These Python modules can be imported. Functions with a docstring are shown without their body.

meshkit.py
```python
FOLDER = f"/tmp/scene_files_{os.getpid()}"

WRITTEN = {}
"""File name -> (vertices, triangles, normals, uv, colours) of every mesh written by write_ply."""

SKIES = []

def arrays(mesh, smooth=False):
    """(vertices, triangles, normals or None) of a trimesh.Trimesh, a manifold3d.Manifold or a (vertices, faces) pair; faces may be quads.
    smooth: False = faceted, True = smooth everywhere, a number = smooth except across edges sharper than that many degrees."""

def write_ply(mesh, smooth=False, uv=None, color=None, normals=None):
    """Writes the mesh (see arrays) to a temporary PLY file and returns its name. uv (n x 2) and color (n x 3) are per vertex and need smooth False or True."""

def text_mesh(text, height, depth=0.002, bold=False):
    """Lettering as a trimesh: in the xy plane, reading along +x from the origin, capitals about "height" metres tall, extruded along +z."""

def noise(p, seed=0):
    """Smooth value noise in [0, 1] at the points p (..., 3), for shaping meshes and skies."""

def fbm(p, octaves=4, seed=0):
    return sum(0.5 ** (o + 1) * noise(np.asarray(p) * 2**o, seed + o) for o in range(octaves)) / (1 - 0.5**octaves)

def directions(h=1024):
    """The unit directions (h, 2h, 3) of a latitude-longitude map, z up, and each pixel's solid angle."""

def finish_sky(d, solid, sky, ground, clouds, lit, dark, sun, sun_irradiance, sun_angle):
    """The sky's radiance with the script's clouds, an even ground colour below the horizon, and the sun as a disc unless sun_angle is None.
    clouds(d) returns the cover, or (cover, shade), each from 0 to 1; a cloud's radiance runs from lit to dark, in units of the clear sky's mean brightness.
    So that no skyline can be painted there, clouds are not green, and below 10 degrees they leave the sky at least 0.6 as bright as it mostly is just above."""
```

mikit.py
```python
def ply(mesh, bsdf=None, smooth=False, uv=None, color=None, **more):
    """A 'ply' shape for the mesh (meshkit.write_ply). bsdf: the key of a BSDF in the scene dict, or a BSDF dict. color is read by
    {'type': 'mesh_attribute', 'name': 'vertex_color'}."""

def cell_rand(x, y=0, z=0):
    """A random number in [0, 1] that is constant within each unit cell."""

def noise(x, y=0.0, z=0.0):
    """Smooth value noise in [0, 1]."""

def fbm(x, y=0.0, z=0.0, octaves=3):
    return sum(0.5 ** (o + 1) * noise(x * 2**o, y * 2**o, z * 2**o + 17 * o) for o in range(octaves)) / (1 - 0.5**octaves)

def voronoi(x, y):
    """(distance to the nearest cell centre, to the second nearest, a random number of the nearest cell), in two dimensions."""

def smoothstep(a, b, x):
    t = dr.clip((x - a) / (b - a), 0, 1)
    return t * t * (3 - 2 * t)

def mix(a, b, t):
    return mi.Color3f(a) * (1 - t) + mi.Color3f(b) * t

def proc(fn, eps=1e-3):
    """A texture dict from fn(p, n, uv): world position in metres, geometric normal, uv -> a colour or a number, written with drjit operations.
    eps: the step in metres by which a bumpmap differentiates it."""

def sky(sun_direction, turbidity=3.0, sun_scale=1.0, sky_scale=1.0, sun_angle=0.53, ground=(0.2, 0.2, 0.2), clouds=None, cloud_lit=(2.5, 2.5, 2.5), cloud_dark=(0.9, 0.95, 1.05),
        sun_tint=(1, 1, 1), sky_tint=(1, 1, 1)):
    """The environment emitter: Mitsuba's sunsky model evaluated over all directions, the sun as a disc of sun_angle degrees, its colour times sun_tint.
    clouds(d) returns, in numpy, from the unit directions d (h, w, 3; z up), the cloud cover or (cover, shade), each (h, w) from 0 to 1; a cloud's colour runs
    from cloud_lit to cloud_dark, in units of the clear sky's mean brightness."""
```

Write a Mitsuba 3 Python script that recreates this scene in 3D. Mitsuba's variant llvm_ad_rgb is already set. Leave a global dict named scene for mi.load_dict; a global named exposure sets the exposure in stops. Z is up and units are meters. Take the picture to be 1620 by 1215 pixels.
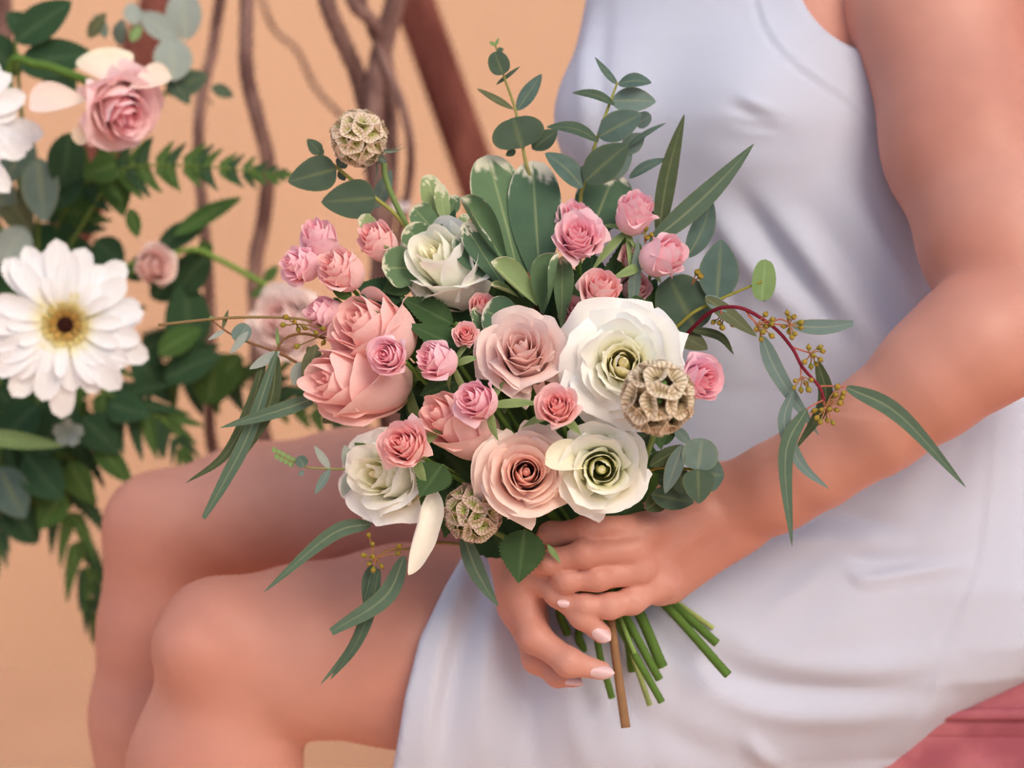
import math, random
import numpy as np, trimesh, manifold3d as m3
import mitsuba as mi, drjit as dr
import mikit, meshkit
from mikit import proc, noise, fbm, smoothstep, mix

scene, labels = {}, {}
TAU = 2 * math.pi
# ------------------------------------------------------------------ camera, sky, exposure
TILT = math.radians(8.0)
CAM = np.array([0.0, -1.70, 0.987])
RIGHT = np.array([1.0, 0, 0])
FWD = np.array([0, math.cos(TILT), -math.sin(TILT)])
UP = np.array([0, math.sin(TILT), math.cos(TILT)])
K = 0.0005 / 1.7                                    # tangent per pixel of the 1620 x 1215 frame
FOVX = 2 * math.degrees(math.atan(810 * K))
exposure = 0.0
T = mi.ScalarTransform4f
scene['camera'] = {'type': 'thinlens', 'fov': FOVX, 'fov_axis': 'x', 'aperture_radius': 0.0125, 'focus_distance': 1.672,
                   'to_world': T().look_at(origin=CAM.tolist(), target=(CAM + FWD).tolist(), up=UP.tolist())}
scene['daylight'] = mikit.sky((0.40, -0.72, 0.62), turbidity=4.0, sun_scale=0.34, sky_scale=1.0, sun_angle=34, sun_tint=(0.94, 0.98, 1.08), ground=(0.42, 0.36, 0.32),
                              clouds=lambda d: 0.80 + 0 * d[..., 0], cloud_lit=(0.94, 1.0, 1.18), cloud_dark=(0.9, 0.92, 1.0))
exposure = 2.46


def W(px, py, D=0.0):
    """A point of the place: where it stands in the photograph and how far (metres) behind the bouquet's front plane."""
    d = 1.7 + D
    return CAM + d * (FWD + RIGHT * ((px - 810) * K) - UP * ((py - 607.5) * K))


def Wn(a):
    a = np.asarray(a, float)
    d = (1.7 + a[:, 2])[:, None]
    return CAM + d * (FWD + RIGHT * ((a[:, :1] - 810) * K) - UP * ((a[:, 1:2] - 607.5) * K))


def S(px, D=0.0):
    return px * K * (1.7 + D)


def vdir(x, y, z):
    """A direction: x to the right, y up, z towards the viewer."""
    v = RIGHT * x + UP * y - FWD * z
    return v / np.linalg.norm(v)


def unit(v):
    v = np.asarray(v, float)
    return v / (np.linalg.norm(v, axis=-1, keepdims=True) + 1e-12)


def lin(r, g, b):
    c = np.array([r, g, b], float) / 255
    return np.where(c <= 0.04045, c / 12.92, ((c + 0.055) / 1.055) ** 2.4)


def sstep(a, b, x):
    t = np.clip((np.asarray(x, float) - a) / (b - a), 0, 1)
    return t * t * (3 - 2 * t)


_used = {}


def key_of(name, parent=None):
    base = name if parent is None else parent + '__' + name
    n = _used.get(base, 0)
    _used[base] = n + 1
    return base if n == 0 else f'{base}_{n:03d}'


def thing(name, label, cat, group=None):
    k = key_of(name)
    labels[k] = {'label': label, 'category': cat}
    if group:
        labels[k]['group'] = group
    return k


def part(name, parent, mesh, bsdf, smooth=True, color=None, uv=None, label=None, kind=None):
    k = key_of(name, parent)
    scene[k] = mikit.ply(mesh, bsdf, smooth=smooth, color=color, uv=uv)
    if label or kind:
        labels[k] = {}
        if label:
            labels[k]['label'] = label
        if kind:
            labels[k]['kind'] = kind
    return k


def structure(name, mesh, bsdf, smooth=False):
    scene[name] = mikit.ply(mesh, bsdf, smooth=smooth)
    labels[name] = {'kind': 'structure', 'label': STRUCT_LABEL[name]}


def grid_faces(nu, nv):
    i, j = np.meshgrid(np.arange(nu - 1), np.arange(nv - 1), indexing='ij')
    a = (i * nv + j).ravel()
    return np.vstack([np.stack([a, a + nv, a + nv + 1], 1), np.stack([a, a + nv + 1, a + 1], 1)])


def catmull(pts, n):
    p = np.asarray(pts, float)
    if len(p) == 2:
        t = np.linspace(0, 1, n)[:, None]
        return p[0] * (1 - t) + p[1] * t
    q = np.vstack([2 * p[0] - p[1], p, 2 * p[-1] - p[-2]])
    s = np.linspace(0, len(p) - 1, n)
    i = np.minimum(s.astype(int), len(p) - 2)
    t = (s - i)[:, None]
    a, b, c, d = q[i], q[i + 1], q[i + 2], q[i + 3]
    return 0.5 * (2 * b + (c - a) * t + (2 * a - 5 * b + 4 * c - d) * t * t + (3 * b - a - 3 * c + d) * t ** 3)


def tube(pts, radii, sides=8, n=None, caps=True, wob=0.0, seed=0):
    """A closed tube along points (catmull-rom when n is given)."""
    p = np.asarray(pts, float)
    r = np.broadcast_to(np.asarray(radii, float), (len(p),)) if np.ndim(radii) == 0 else np.asarray(radii, float)
    if n:
        s0 = np.linspace(0, 1, len(p)); p = catmull(p, n); r = np.interp(np.linspace(0, 1, n), s0, r)
    t = unit(np.gradient(p, axis=0))
    a = np.cross(t[0], [0.3, 0.2, 0.93]); a = unit(a)
    A = []
    for k in range(len(p)):
        a = unit(a - t[k] * (a @ t[k])); A.append(a)
    A = np.array(A); B = np.cross(t, A)
    ang = np.arange(sides) * TAU / sides
    rr = r[:, None] * np.ones(sides)
    if wob:
        rng = np.random.default_rng(seed)
        rr = rr * (1 + wob * rng.normal(size=rr.shape))
    v = p[:, None] + rr[..., None] * (np.cos(ang)[None, :, None] * A[:, None] + np.sin(ang)[None, :, None] * B[:, None])
    m = len(p)
    i, j = np.meshgrid(np.arange(m - 1), np.arange(sides), indexing='ij')
    q = np.stack([i * sides + j, i * sides + (j + 1) % sides, (i + 1) * sides + (j + 1) % sides, (i + 1) * sides + j], -1).reshape(-1, 4)
    f = np.vstack([q[:, [0, 1, 2]], q[:, [0, 2, 3]]])
    v = v.reshape(-1, 3)
    if caps:
        v = np.vstack([v, p[0], p[-1]])
        j = np.arange(sides)
        f = np.vstack([f, np.stack([(j + 1) % sides, j, 0 * j + m * sides], 1), np.stack([(m - 1) * sides + j, (m - 1) * sides + (j + 1) % sides, 0 * j + m * sides + 1], 1)])
    return v, f


def join(*ms):
    vs, fs, at = [], [], 0
    for v, f in ms:
        vs.append(v); fs.append(np.asarray(f) + at); at += len(v)
    return np.vstack(vs), np.vstack(fs)


def ball(c, r, n=2):
    m = trimesh.creation.icosphere(subdivisions=n)
    return np.asarray(m.vertices) * np.asarray(r) + c, np.asarray(m.faces)


# ------------------------------------------------------------------ distance fields and their meshes
class Field:
    def __init__(self, lo, hi, h):
        self.lo, self.h = np.asarray(lo, float), h
        self.n = np.ceil((np.asarray(hi) - lo) / h).astype(int) + 1
        self.d = np.full(self.n, 0.2, np.float32)

    def like(self):
        q = Field.__new__(Field)
        q.lo, q.h, q.n, q.d = self.lo, self.h, self.n, np.full(self.n, 0.2, np.float32)
        return q

    def axes(self, lo, hi):
        i0 = np.clip(np.floor((lo - self.lo) / self.h).astype(int), 0, self.n)
        i1 = np.clip(np.ceil((hi - self.lo) / self.h).astype(int) + 1, 0, self.n)
        sl = tuple(slice(a, b) for a, b in zip(i0, i1))
        ax = [(self.lo[k] + self.h * np.arange(i0[k], i1[k])).astype(np.float32) for k in range(3)]
        return sl, np.meshgrid(*ax, indexing='ij')

    def add(self, fn, lo, hi, k=0.0):
        sl, (x, y, z) = self.axes(np.asarray(lo, float), np.asarray(hi, float))
        if x.size == 0:
            return
        self.d[sl] = smin(self.d[sl], fn(x, y, z), k)

    def cone(self, a, b, ra, rb, k=0.0, flat=None, f=1.0):
        a, b = np.asarray(a, float), np.asarray(b, float)
        pad = max(ra, rb) / min(f, 1) + k + 0.02
        self.add(lambda x, y, z: cone_d(x, y, z, a, b, ra, rb, flat, f), np.minimum(a, b) - pad, np.maximum(a, b) + pad, k)

    def chain(self, pts, rs, k=0.004):
        for i in range(len(pts) - 1):
            self.cone(pts[i], pts[i + 1], rs[i], rs[i + 1], k if i else 0.0)

    def merge(self, other, k):
        self.d = smin(self.d, other.d, k)

    def mesh(self):
        return surface_nets(self.d, self.lo, self.h)


def smin(a, b, k):
    if k <= 0:
        return np.minimum(a, b)
    h = np.maximum(k - np.abs(a - b), 0) / k
    return np.minimum(a, b) - h * h * (k * 0.25)


def cone_d(x, y, z, a, b, ra, rb, flat=None, f=1.0):
    ab = b - a
    L2 = max(float(ab @ ab), 1e-12)
    X, Y, Z = x - a[0], y - a[1], z - a[2]
    if flat is not None:
        s = (X * flat[0] + Y * flat[1] + Z * flat[2]) * (1 / f - 1)
        s0 = float(ab @ flat)
        X, Y, Z = X + s * flat[0], Y + s * flat[1], Z + s * flat[2]
        ab = ab + flat * s0 * (1 / f - 1)
        L2 = max(float(ab @ ab), 1e-12)
    t = np.clip((X * ab[0] + Y * ab[1] + Z * ab[2]) / L2, 0, 1)
    return np.sqrt((X - t * ab[0]) ** 2 + (Y - t * ab[1]) ** 2 + (Z - t * ab[2]) ** 2) - (ra + (rb - ra) * t)


def surface_nets(d, lo, h):
    d = np.pad(d, 1, constant_values=0.2)
    lo = np.asarray(lo) - h
    s = d < 0
    nx, ny, nz = d.shape
    cnt = np.zeros((nx - 1, ny - 1, nz - 1), np.int8)
    for i, j, k in np.ndindex(2, 2, 2):
        cnt += s[i:nx - 1 + i, j:ny - 1 + j, k:nz - 1 + k]
    cells = np.argwhere((cnt > 0) & (cnt < 8))
    index = np.full(cnt.shape, -1, np.int64)
    index[tuple(cells.T)] = np.arange(len(cells))
    acc, num = np.zeros((len(cells), 3)), np.zeros(len(cells))
    corner = {c: d[cells[:, 0] + c[0], cells[:, 1] + c[1], cells[:, 2] + c[2]].astype(float) for c in np.ndindex(2, 2, 2)}
    for c in np.ndindex(2, 2, 2):
        for ax in range(3):
            if c[ax]:
                continue
            e = list(c); e[ax] = 1; e = tuple(e)
            A, B = corner[c], corner[e]
            on = (A < 0) != (B < 0)
            t = np.where(on, A / np.where(on, A - B, 1), 0)
            p = np.tile(np.array(c, float), (len(cells), 1)); p[:, ax] += t
            acc += np.where(on[:, None], p, 0); num += on
    v = lo + h * (cells + acc / num[:, None])
    faces = []
    for ax in range(3):
        b, c = (ax + 1) % 3, (ax + 2) % 3
        sh = [slice(None)] * 3
        s0, s1 = list(sh), list(sh)
        s0[ax], s1[ax] = slice(0, -1), slice(1, None)
        A, B = s[tuple(s0)], s[tuple(s1)]
        e = np.argwhere(A != B)
        e = e[(e[:, b] > 0) & (e[:, c] > 0) & (e[:, b] < d.shape[b] - 1) & (e[:, c] < d.shape[c] - 1)]
        def at(db, dc):
            q = e.copy(); q[:, b] += db; q[:, c] += dc
            return index[tuple(q.T)]
        q = np.stack([at(-1, -1), at(0, -1), at(0, 0), at(-1, 0)], 1)
        flip = ~A[tuple(e.T)]
        q[flip] = q[flip][:, ::-1]
        faces.append(q)
    q = np.vstack(faces)
    return v, np.vstack([q[:, [0, 1, 2]], q[:, [0, 2, 3]]])


def to_manifold(vf):
    v, f = vf
    m = m3.Manifold(m3.Mesh(np.asarray(v, np.float32), np.asarray(f, np.uint32)))
    return m


def from_manifold(m):
    q = m.to_mesh()
    return np.asarray(q.vert_properties[:, :3], float), np.asarray(q.tri_verts, int)


# ------------------------------------------------------------------ materials
def mat(key, color, alpha=None):
    """A matte material, or a smooth-coated one when alpha (its roughness) is given."""
    if alpha is None:
        scene[key] = {'type': 'twosided', 'bsdf': {'type': 'diffuse', 'reflectance': color}}
    else:
        scene[key] = {'type': 'twosided', 'bsdf': {'type': 'roughplastic', 'distribution': 'ggx', 'alpha': alpha, 'diffuse_reflectance': color}}


def rgb(r, g, b):
    return {'type': 'rgb', 'value': [float(x) for x in lin(r, g, b)]}


VC = {'type': 'mesh_attribute', 'name': 'vertex_color'}


def C3(r, g, b):
    return mi.Color3f(*[float(x) for x in lin(r, g, b)])
# ------------------------------------------------------------------ the setting: painted peach wall and floor
STRUCT_LABEL = {'wall_back': 'plain peach painted wall behind the sitter', 'floor': 'peach beige floor below the sitter'}
WALL = lin(224, 184, 153)
scene['wall_paint'] = {'type': 'twosided', 'bsdf': {'type': 'diffuse', 'reflectance': proc(lambda p, n, uv: mi.Color3f(*map(float, WALL)) * (0.97 + 0.06 * noise(p.x * 2, p.z * 2, p.y * 2)))}}
FLOOR = lin(224, 184, 153)
scene['floor_paint'] = {'type': 'twosided', 'bsdf': {'type': 'diffuse', 'reflectance': proc(lambda p, n, uv: mi.Color3f(*map(float, FLOOR)) * (0.96 + 0.08 * noise(p.x * 3, p.y * 3, 0)))}}
WY = 1.86                                            # the wall's front face
b = trimesh.creation.box([9, 0.12, 3.4]); b.apply_translation([0, WY + 0.06, 1.7])
structure('wall_back', b, 'wall_paint')
b = trimesh.creation.box([9, 7.0, 0.06]); b.apply_translation([0, WY - 3.5, -0.03])
structure('floor', b, 'floor_paint')
# ------------------------------------------------------------------ the sitter
def skin_color(p, n, uv):
    a = noise(p.x * 60, p.y * 60, p.z * 60)
    b = noise(p.x * 11 + 3, p.y * 11, p.z * 11)
    return mix(C3(192, 131, 115), C3(204, 147, 131), smoothstep(0.2, 0.8, b)) * (0.96 + 0.08 * a)


scene['skin'] = {'type': 'twosided', 'bsdf': {'type': 'principled', 'base_color': proc(skin_color), 'roughness': 0.5, 'specular': 0.4}}


def w(p):
    return W(*p)


def pr(r, p):
    return S(r, p[2])


def chain_px(F, pts, k):
    """pts: (px, py, depth, radius in px)."""
    for i, (a, b) in enumerate(zip(pts[:-1], pts[1:])):
        F.cone(w(a[:3]), w(b[:3]), pr(a[3], a), pr(b[3], b), k)


def torso_d(x, y, z, grow=0.0):
    """Loft of ellipses along the spine."""
    zs, cx, cy, ha, hb = TORSO
    Z = z[0, 0, :] if z.ndim == 3 else z
    X0, Y0, A, B = (np.interp(Z, zs, q).astype(np.float32) for q in (cx, cy, ha, hb))
    A, B = A + grow, B + grow
    yaw = math.radians(-16)
    ca, sa = math.cos(yaw), math.sin(yaw)
    dx, dy = x - X0, y - Y0
    u, v = dx * ca + dy * sa, -dx * sa + dy * ca
    q = (np.abs(u / A) ** 2.3 + np.abs(v / B) ** 2.3) ** (1 / 2.3)
    d = (q - 1) * np.minimum(A, B) * 0.9
    return np.maximum(d, np.maximum(z - zs[-1], zs[0] - z))


def make_torso():
    rows = [  # py, left px, right px, depth of the axis, half depth
        (-190, 1100, 1330, .255, .050), (-130, 1010, 1430, .255, .070), (-60, 950, 1440, .250, .088), (60, 928, 1425, .240, .100), (180, 925, 1430, .235, .106),
        (300, 938, 1452, .235, .104), (450, 962, 1530, .235, .100), (600, 975, 1640, .235, .098), (750, 975, 1690, .235, .104),
        (880, 965, 1720, .235, .118), (960, 980, 1715, .245, .125), (1015, 1010, 1655, .245, .118), (1060, 1060, 1580, .245, .10), (1105, 1120, 1505, .245, .08), (1150, 1180, 1440, .245, .06)]
    out = []
    for py, l, r, D, hb in rows:
        c = W((l + r) / 2, py, D)
        out.append((c[2], c[0], c[1], S((r - l) / 2, D), hb))
    return [np.array(q) for q in zip(*sorted(out))]


TORSO = make_torso()
NEAR_LEG = [(1255, 1000, 0.225, 160), (1000, 1012, 0.205, 156), (640, 1022, 0.190, 155), (475, 1030, 0.180, 132), (365, 1030, 0.170, 102)]
NEAR_SHIN = [(365, 1030, 0.170, 102), (340, 1215, 0.195, 132), (322, 1400, 0.225, 112), (300, 1640, 0.255, 66), (290, 1800, 0.275, 54)]
FAR_LEG = [(1180, 850, 0.365, 150), (800, 818, 0.340, 140), (560, 806, 0.325, 124), (400, 806, 0.317, 100), (258, 836, 0.310, 86)]
FAR_SHIN = [(252, 836, 0.310, 84), (252, 1000, 0.325, 92), (252, 1130, 0.340, 104), (255, 1300, 0.355, 100), (262, 1560, 0.385, 60), (265, 1740, 0.405, 52)]


def legs(F, grow=1.0):
    A = F.like()
    chain_px(A, NEAR_LEG, 0.02); chain_px(A, NEAR_SHIN, 0.02)
    A.cone(W(296, 1020, .130), W(330, 1000, .145), S(38), S(60), 0.05)            # knee cap
    a = w(NEAR_SHIN[-1][:3]); A.cone(a, [a[0] - .17, a[1] - .03, 0.026], .026, .024, 0.02)
    B = F.like()
    chain_px(B, FAR_LEG, 0.02); chain_px(B, FAR_SHIN, 0.02)
    a = w(FAR_SHIN[-1][:3]); B.cone(a, [a[0] - .17, a[1] - .02, 0.026], .026, .024, 0.02)
    A.merge(B, 0.004)
    F.merge(A, 0.03)


def body_mesh():
    F = Field([-.40, -.02, 0.0], [.62, .62, 1.24], 0.0052)
    F.add(lambda x, y, z: torso_d(x, y, z, -.005), [-.2, -.02, .30], [.62, .62, 1.24])
    chain_px(F, [(1215, -200, .25, 62), (1215, -330, .25, 60)], 0.06)              # neck
    legs(F)
    F.d = F.d.astype(np.float32)
    # far upper arm behind the chest
    chain_px(F, [(1065, -40, .36, 78), (1030, 250, .43, 80), (985, 520, .41, 74)], 0.03)
    low = F.mesh()
    # near arm
    h = 0.0022
    A = Field(np.minimum(W(760, 1120, -.08), W(760, 1120, .24)) + [0, -.07, 0], np.maximum(W(1760, -230, .0), W(1760, -230, .26)), h)
    arm = [(1436, -75, .19, 118), (1476, 10, .155, 129), (1530, 230, .09, 122), (1578, 380, .045, 112), (1622, 512, .015, 104)]
    chain_px(A, arm, 0.03)
    fore = [(1622, 512, .015, 104), (1545, 548, .00, 101), (1470, 605, .005, 92), (1390, 668, .018, 80), (1290, 735, .036, 69), (1225, 772, .047, 63)]
    chain_px(A, fore, 0.008)
    A.cone(W(1545, 520, .0), W(1500, 560, .0), S(66), S(66), 0.03)                 # flesh at the crook of the elbow
    # the hands are worked out on the corner of that grid that holds them
    n = np.minimum(np.ceil((W(1360, 600, .20) - A.lo) / h).astype(int), A.n)
    G = Field.__new__(Field)
    G.lo, G.h, G.n, G.d = A.lo, h, n, A.d[:n[0], :n[1], :n[2]].copy()
    G.cone(W(1225, 772, .047), W(1160, 806, .056), S(63), S(60), 0.02, vdir(0.1, 0.25, 1), 0.80)
    # left hand: the palm's slab, then one finger at a time
    nh = vdir(-0.15, 0.30, 1)
    for tip in [(1020, 838, .040, 34), (1000, 872, .036, 33), (1008, 904, .038, 31), (1040, 928, .046, 29)]:
        G.cone(W(1150, 808, .062), w(tip[:3]), S(50), S(tip[3]), 0.018, nh, 0.62)
    G.cone(W(1160, 830, .06), W(1060, 925, .06), S(40), S(30), 0.02, nh, 0.7)
    G.cone(W(1130, 790, .062), W(1010, 800, .085), S(40), S(28), 0.03)             # base of the thumb, behind the stems
    G.cone(W(1010, 800, .085), W(935, 850, .10), S(26), S(20), 0.01)
    base = G.d.copy()
    fingers = [
        [(1018, 838, .026, 24), (930, 838, .006, 21), (872, 846, .022, 18.5), (858, 856, .045, 16)],
        [(1000, 872, .016, 24), (925, 876, -.004, 20.5), (872, 888, .004, 18.5), (854, 898, .025, 17)],
        [(1006, 903, .018, 23), (945, 914, .004, 19.5), (897, 917, .004, 18.5), (880, 927, .022, 17), (884, 934, .034, 15)],
        [(1044, 925, .030, 22), (1000, 950, .018, 20), (965, 959, .010, 18.5), (925, 958, .008, 17), (898, 954, .010, 14.5)],
    ]
    fields = []
    for ch in fingers:
        H = G.like()
        chain_px(H, ch, 0.003)
        for q in ch[1:-1]:
            H.cone(w(q[:3]), W(q[0], q[1], q[2] - .001), pr(q[3] * 1.04, q), pr(q[3] * 1.04, q), 0.006)
        fields.append(H.d)
    out = base
    for d in fields:
        out = smin(out, smin(base, d, 0.016), 0.0012)
    G.d = out
    for (x, y, D, r) in [(1000, 868, .022, 21), (1012, 902, .024, 19), (1022, 836, .030, 21), (1046, 926, .034, 17)]:   # knuckles
        G.cone(W(x, y, D - .006), W(x + 6, y - 2, D - .006), S(r), S(r), 0.012)
    for a, b_ in [((1015, 866), (1120, 815)), ((1028, 896), (1125, 826)), ((1030, 838), (1110, 802))]:               # tendons
        G.cone(W(*a, .030), W(*b_, .036), S(9), S(8), 0.014)
    # right hand, reaching round from behind
    R = G.like()
    for tip in [(838, 898, .046, 34), (822, 930, .050, 32), (822, 955, .062, 30), (835, 975, .085, 26)]:
        R.cone(W(822, 830, .13), w(tip[:3]), S(44), S(tip[3]), 0.02)
    R.cone(W(822, 830, .13), W(850, 720, .20), S(52), S(58), 0.02)
    baseR = R.d.copy()
    fr = [
        [(842, 897, .040, 25), (884, 938, .018, 21), (922, 974, .012, 19.5), (952, 1003, .016, 15.5)],
        [(822, 930, .045, 26), (846, 1008, .030, 24), (900, 1048, .018, 21), (952, 1061, .022, 15)],
        [(822, 962, .060, 25), (850, 1042, .052, 22), (882, 1068, .045, 17), (908, 1075, .048, 13)],
        [(840, 985, .085, 22), (868, 1050, .082, 19), (900, 1065, .078, 16)],
    ]
    outR = baseR
    for ch in fr:
        H = G.like()
        chain_px(H, ch, 0.003)
        for q in ch[1:-1]:
            H.cone(w(q[:3]), W(q[0], q[1], q[2] - .001), pr(q[3] * 1.03, q), pr(q[3] * 1.03, q), 0.006)
        outR = smin(outR, smin(baseR, H.d, 0.016), 0.0012)
    G.d = np.minimum(G.d, outR)
    A.d[:n[0], :n[1], :n[2]] = G.d
    hi = A.mesh()
    # far forearm joins the far hand to the far elbow
    Q = Field(W(700, 900, .05), W(1120, 380, .55), 0.004)
    chain_px(Q, [(985, 500, .41, 72), (900, 650, .30, 66), (846, 745, .185, 56)], 0.01)
    m = to_manifold(low) + to_manifold(hi) + to_manifold(Q.mesh())
    pieces = sorted(m.decompose(), key=lambda q: -q.volume())
    return from_manifold(pieces[0]), len(pieces)


BODY, _n = body_mesh()
print('body pieces', _n, len(BODY[1]))
bm = trimesh.Trimesh(*BODY, process=False)
trimesh.smoothing.filter_taubin(bm, lamb=0.5, nu=0.53, iterations=8)
person = thing('person', 'seated person in a sleeveless white dress with crossed bare legs holding the bouquet', 'person')
part('body', person, (np.asarray(bm.vertices), np.asarray(bm.faces)), 'skin', smooth=True, label='bare light skin with soft pink tone')


# ---- nails
mat('nail_polish', rgb(240, 204, 206), 0.16)


def nail(c, along, out, L, Wd):
    """An almond shaped nail: c centre on the finger, along = towards the tip, out = away from the finger."""
    a = unit(along); o = unit(out - a * (out @ a)); s = np.cross(a, o)
    nu, nv = 15, 11
    t = np.linspace(-1, 1, nu)[:, None] * np.ones(nv); v = np.linspace(-1, 1, nv)[None] * np.ones((nu, 1))
    half = Wd / 2 * np.where(t > 0, (1 - np.abs(t) ** 2.6) ** 0.8, (1 - 0.45 * np.abs(t) ** 3))
    top = 0.0009 - (v * half) ** 2 / (Wd * 0.62) - 0.0006 * t * t
    P = c + a * (t * L / 2)[..., None] + s * (v * half)[..., None] + o * top[..., None]
    P2 = P - o * 0.0012
    f = grid_faces(nu, nv); n = nu * nv
    rim = np.concatenate([np.arange(nv), np.arange(1, nu) * nv + nv - 1, (nu - 1) * nv + np.arange(nv - 2, -1, -1), np.arange(nu - 2, 0, -1) * nv])
    r2 = np.roll(rim, -1)
    f = np.vstack([f, f[:, ::-1] + n, np.stack([rim, r2, r2 + n], 1), np.stack([rim, r2 + n, rim + n], 1)])
    return np.vstack([P.reshape(-1, 3), P2.reshape(-1, 3)]), f


_tri = trimesh.Trimesh(*BODY, process=False)


def on_skin(px, py):
    """The nearest skin point on the line of sight through that place of the photograph."""
    v = _tri.vertices - CAM
    d = v @ FWD
    x, y = (v @ RIGHT) / d / K + 810, 607.5 - (v @ UP) / d / K
    near = np.argsort((x - px) ** 2 + (y - py) ** 2)[:40]
    return d[near].min() - 1.7


for (px, py, a, out, L, Wd) in [(891, 954, (-1, .12), (0, .25, 1), 20, 14), (953, 1003, (.82, -.62), (.10, .25, 1), 34, 24), (952, 1062, (1, -.16), (0, .25, 1), 42, 23), (908, 1081, (1, -.10), (0, -.35, 1), 30, 15)]:
    D = on_skin(px, py)
    part('fingernail', person, nail(W(px, py, D - (.0008 if py < 1070 else .0030)), vdir(a[0], a[1], 0), vdir(*out), S(L), S(Wd)), 'nail_polish', smooth=80, label='glossy pale pink almond nail')

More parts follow.
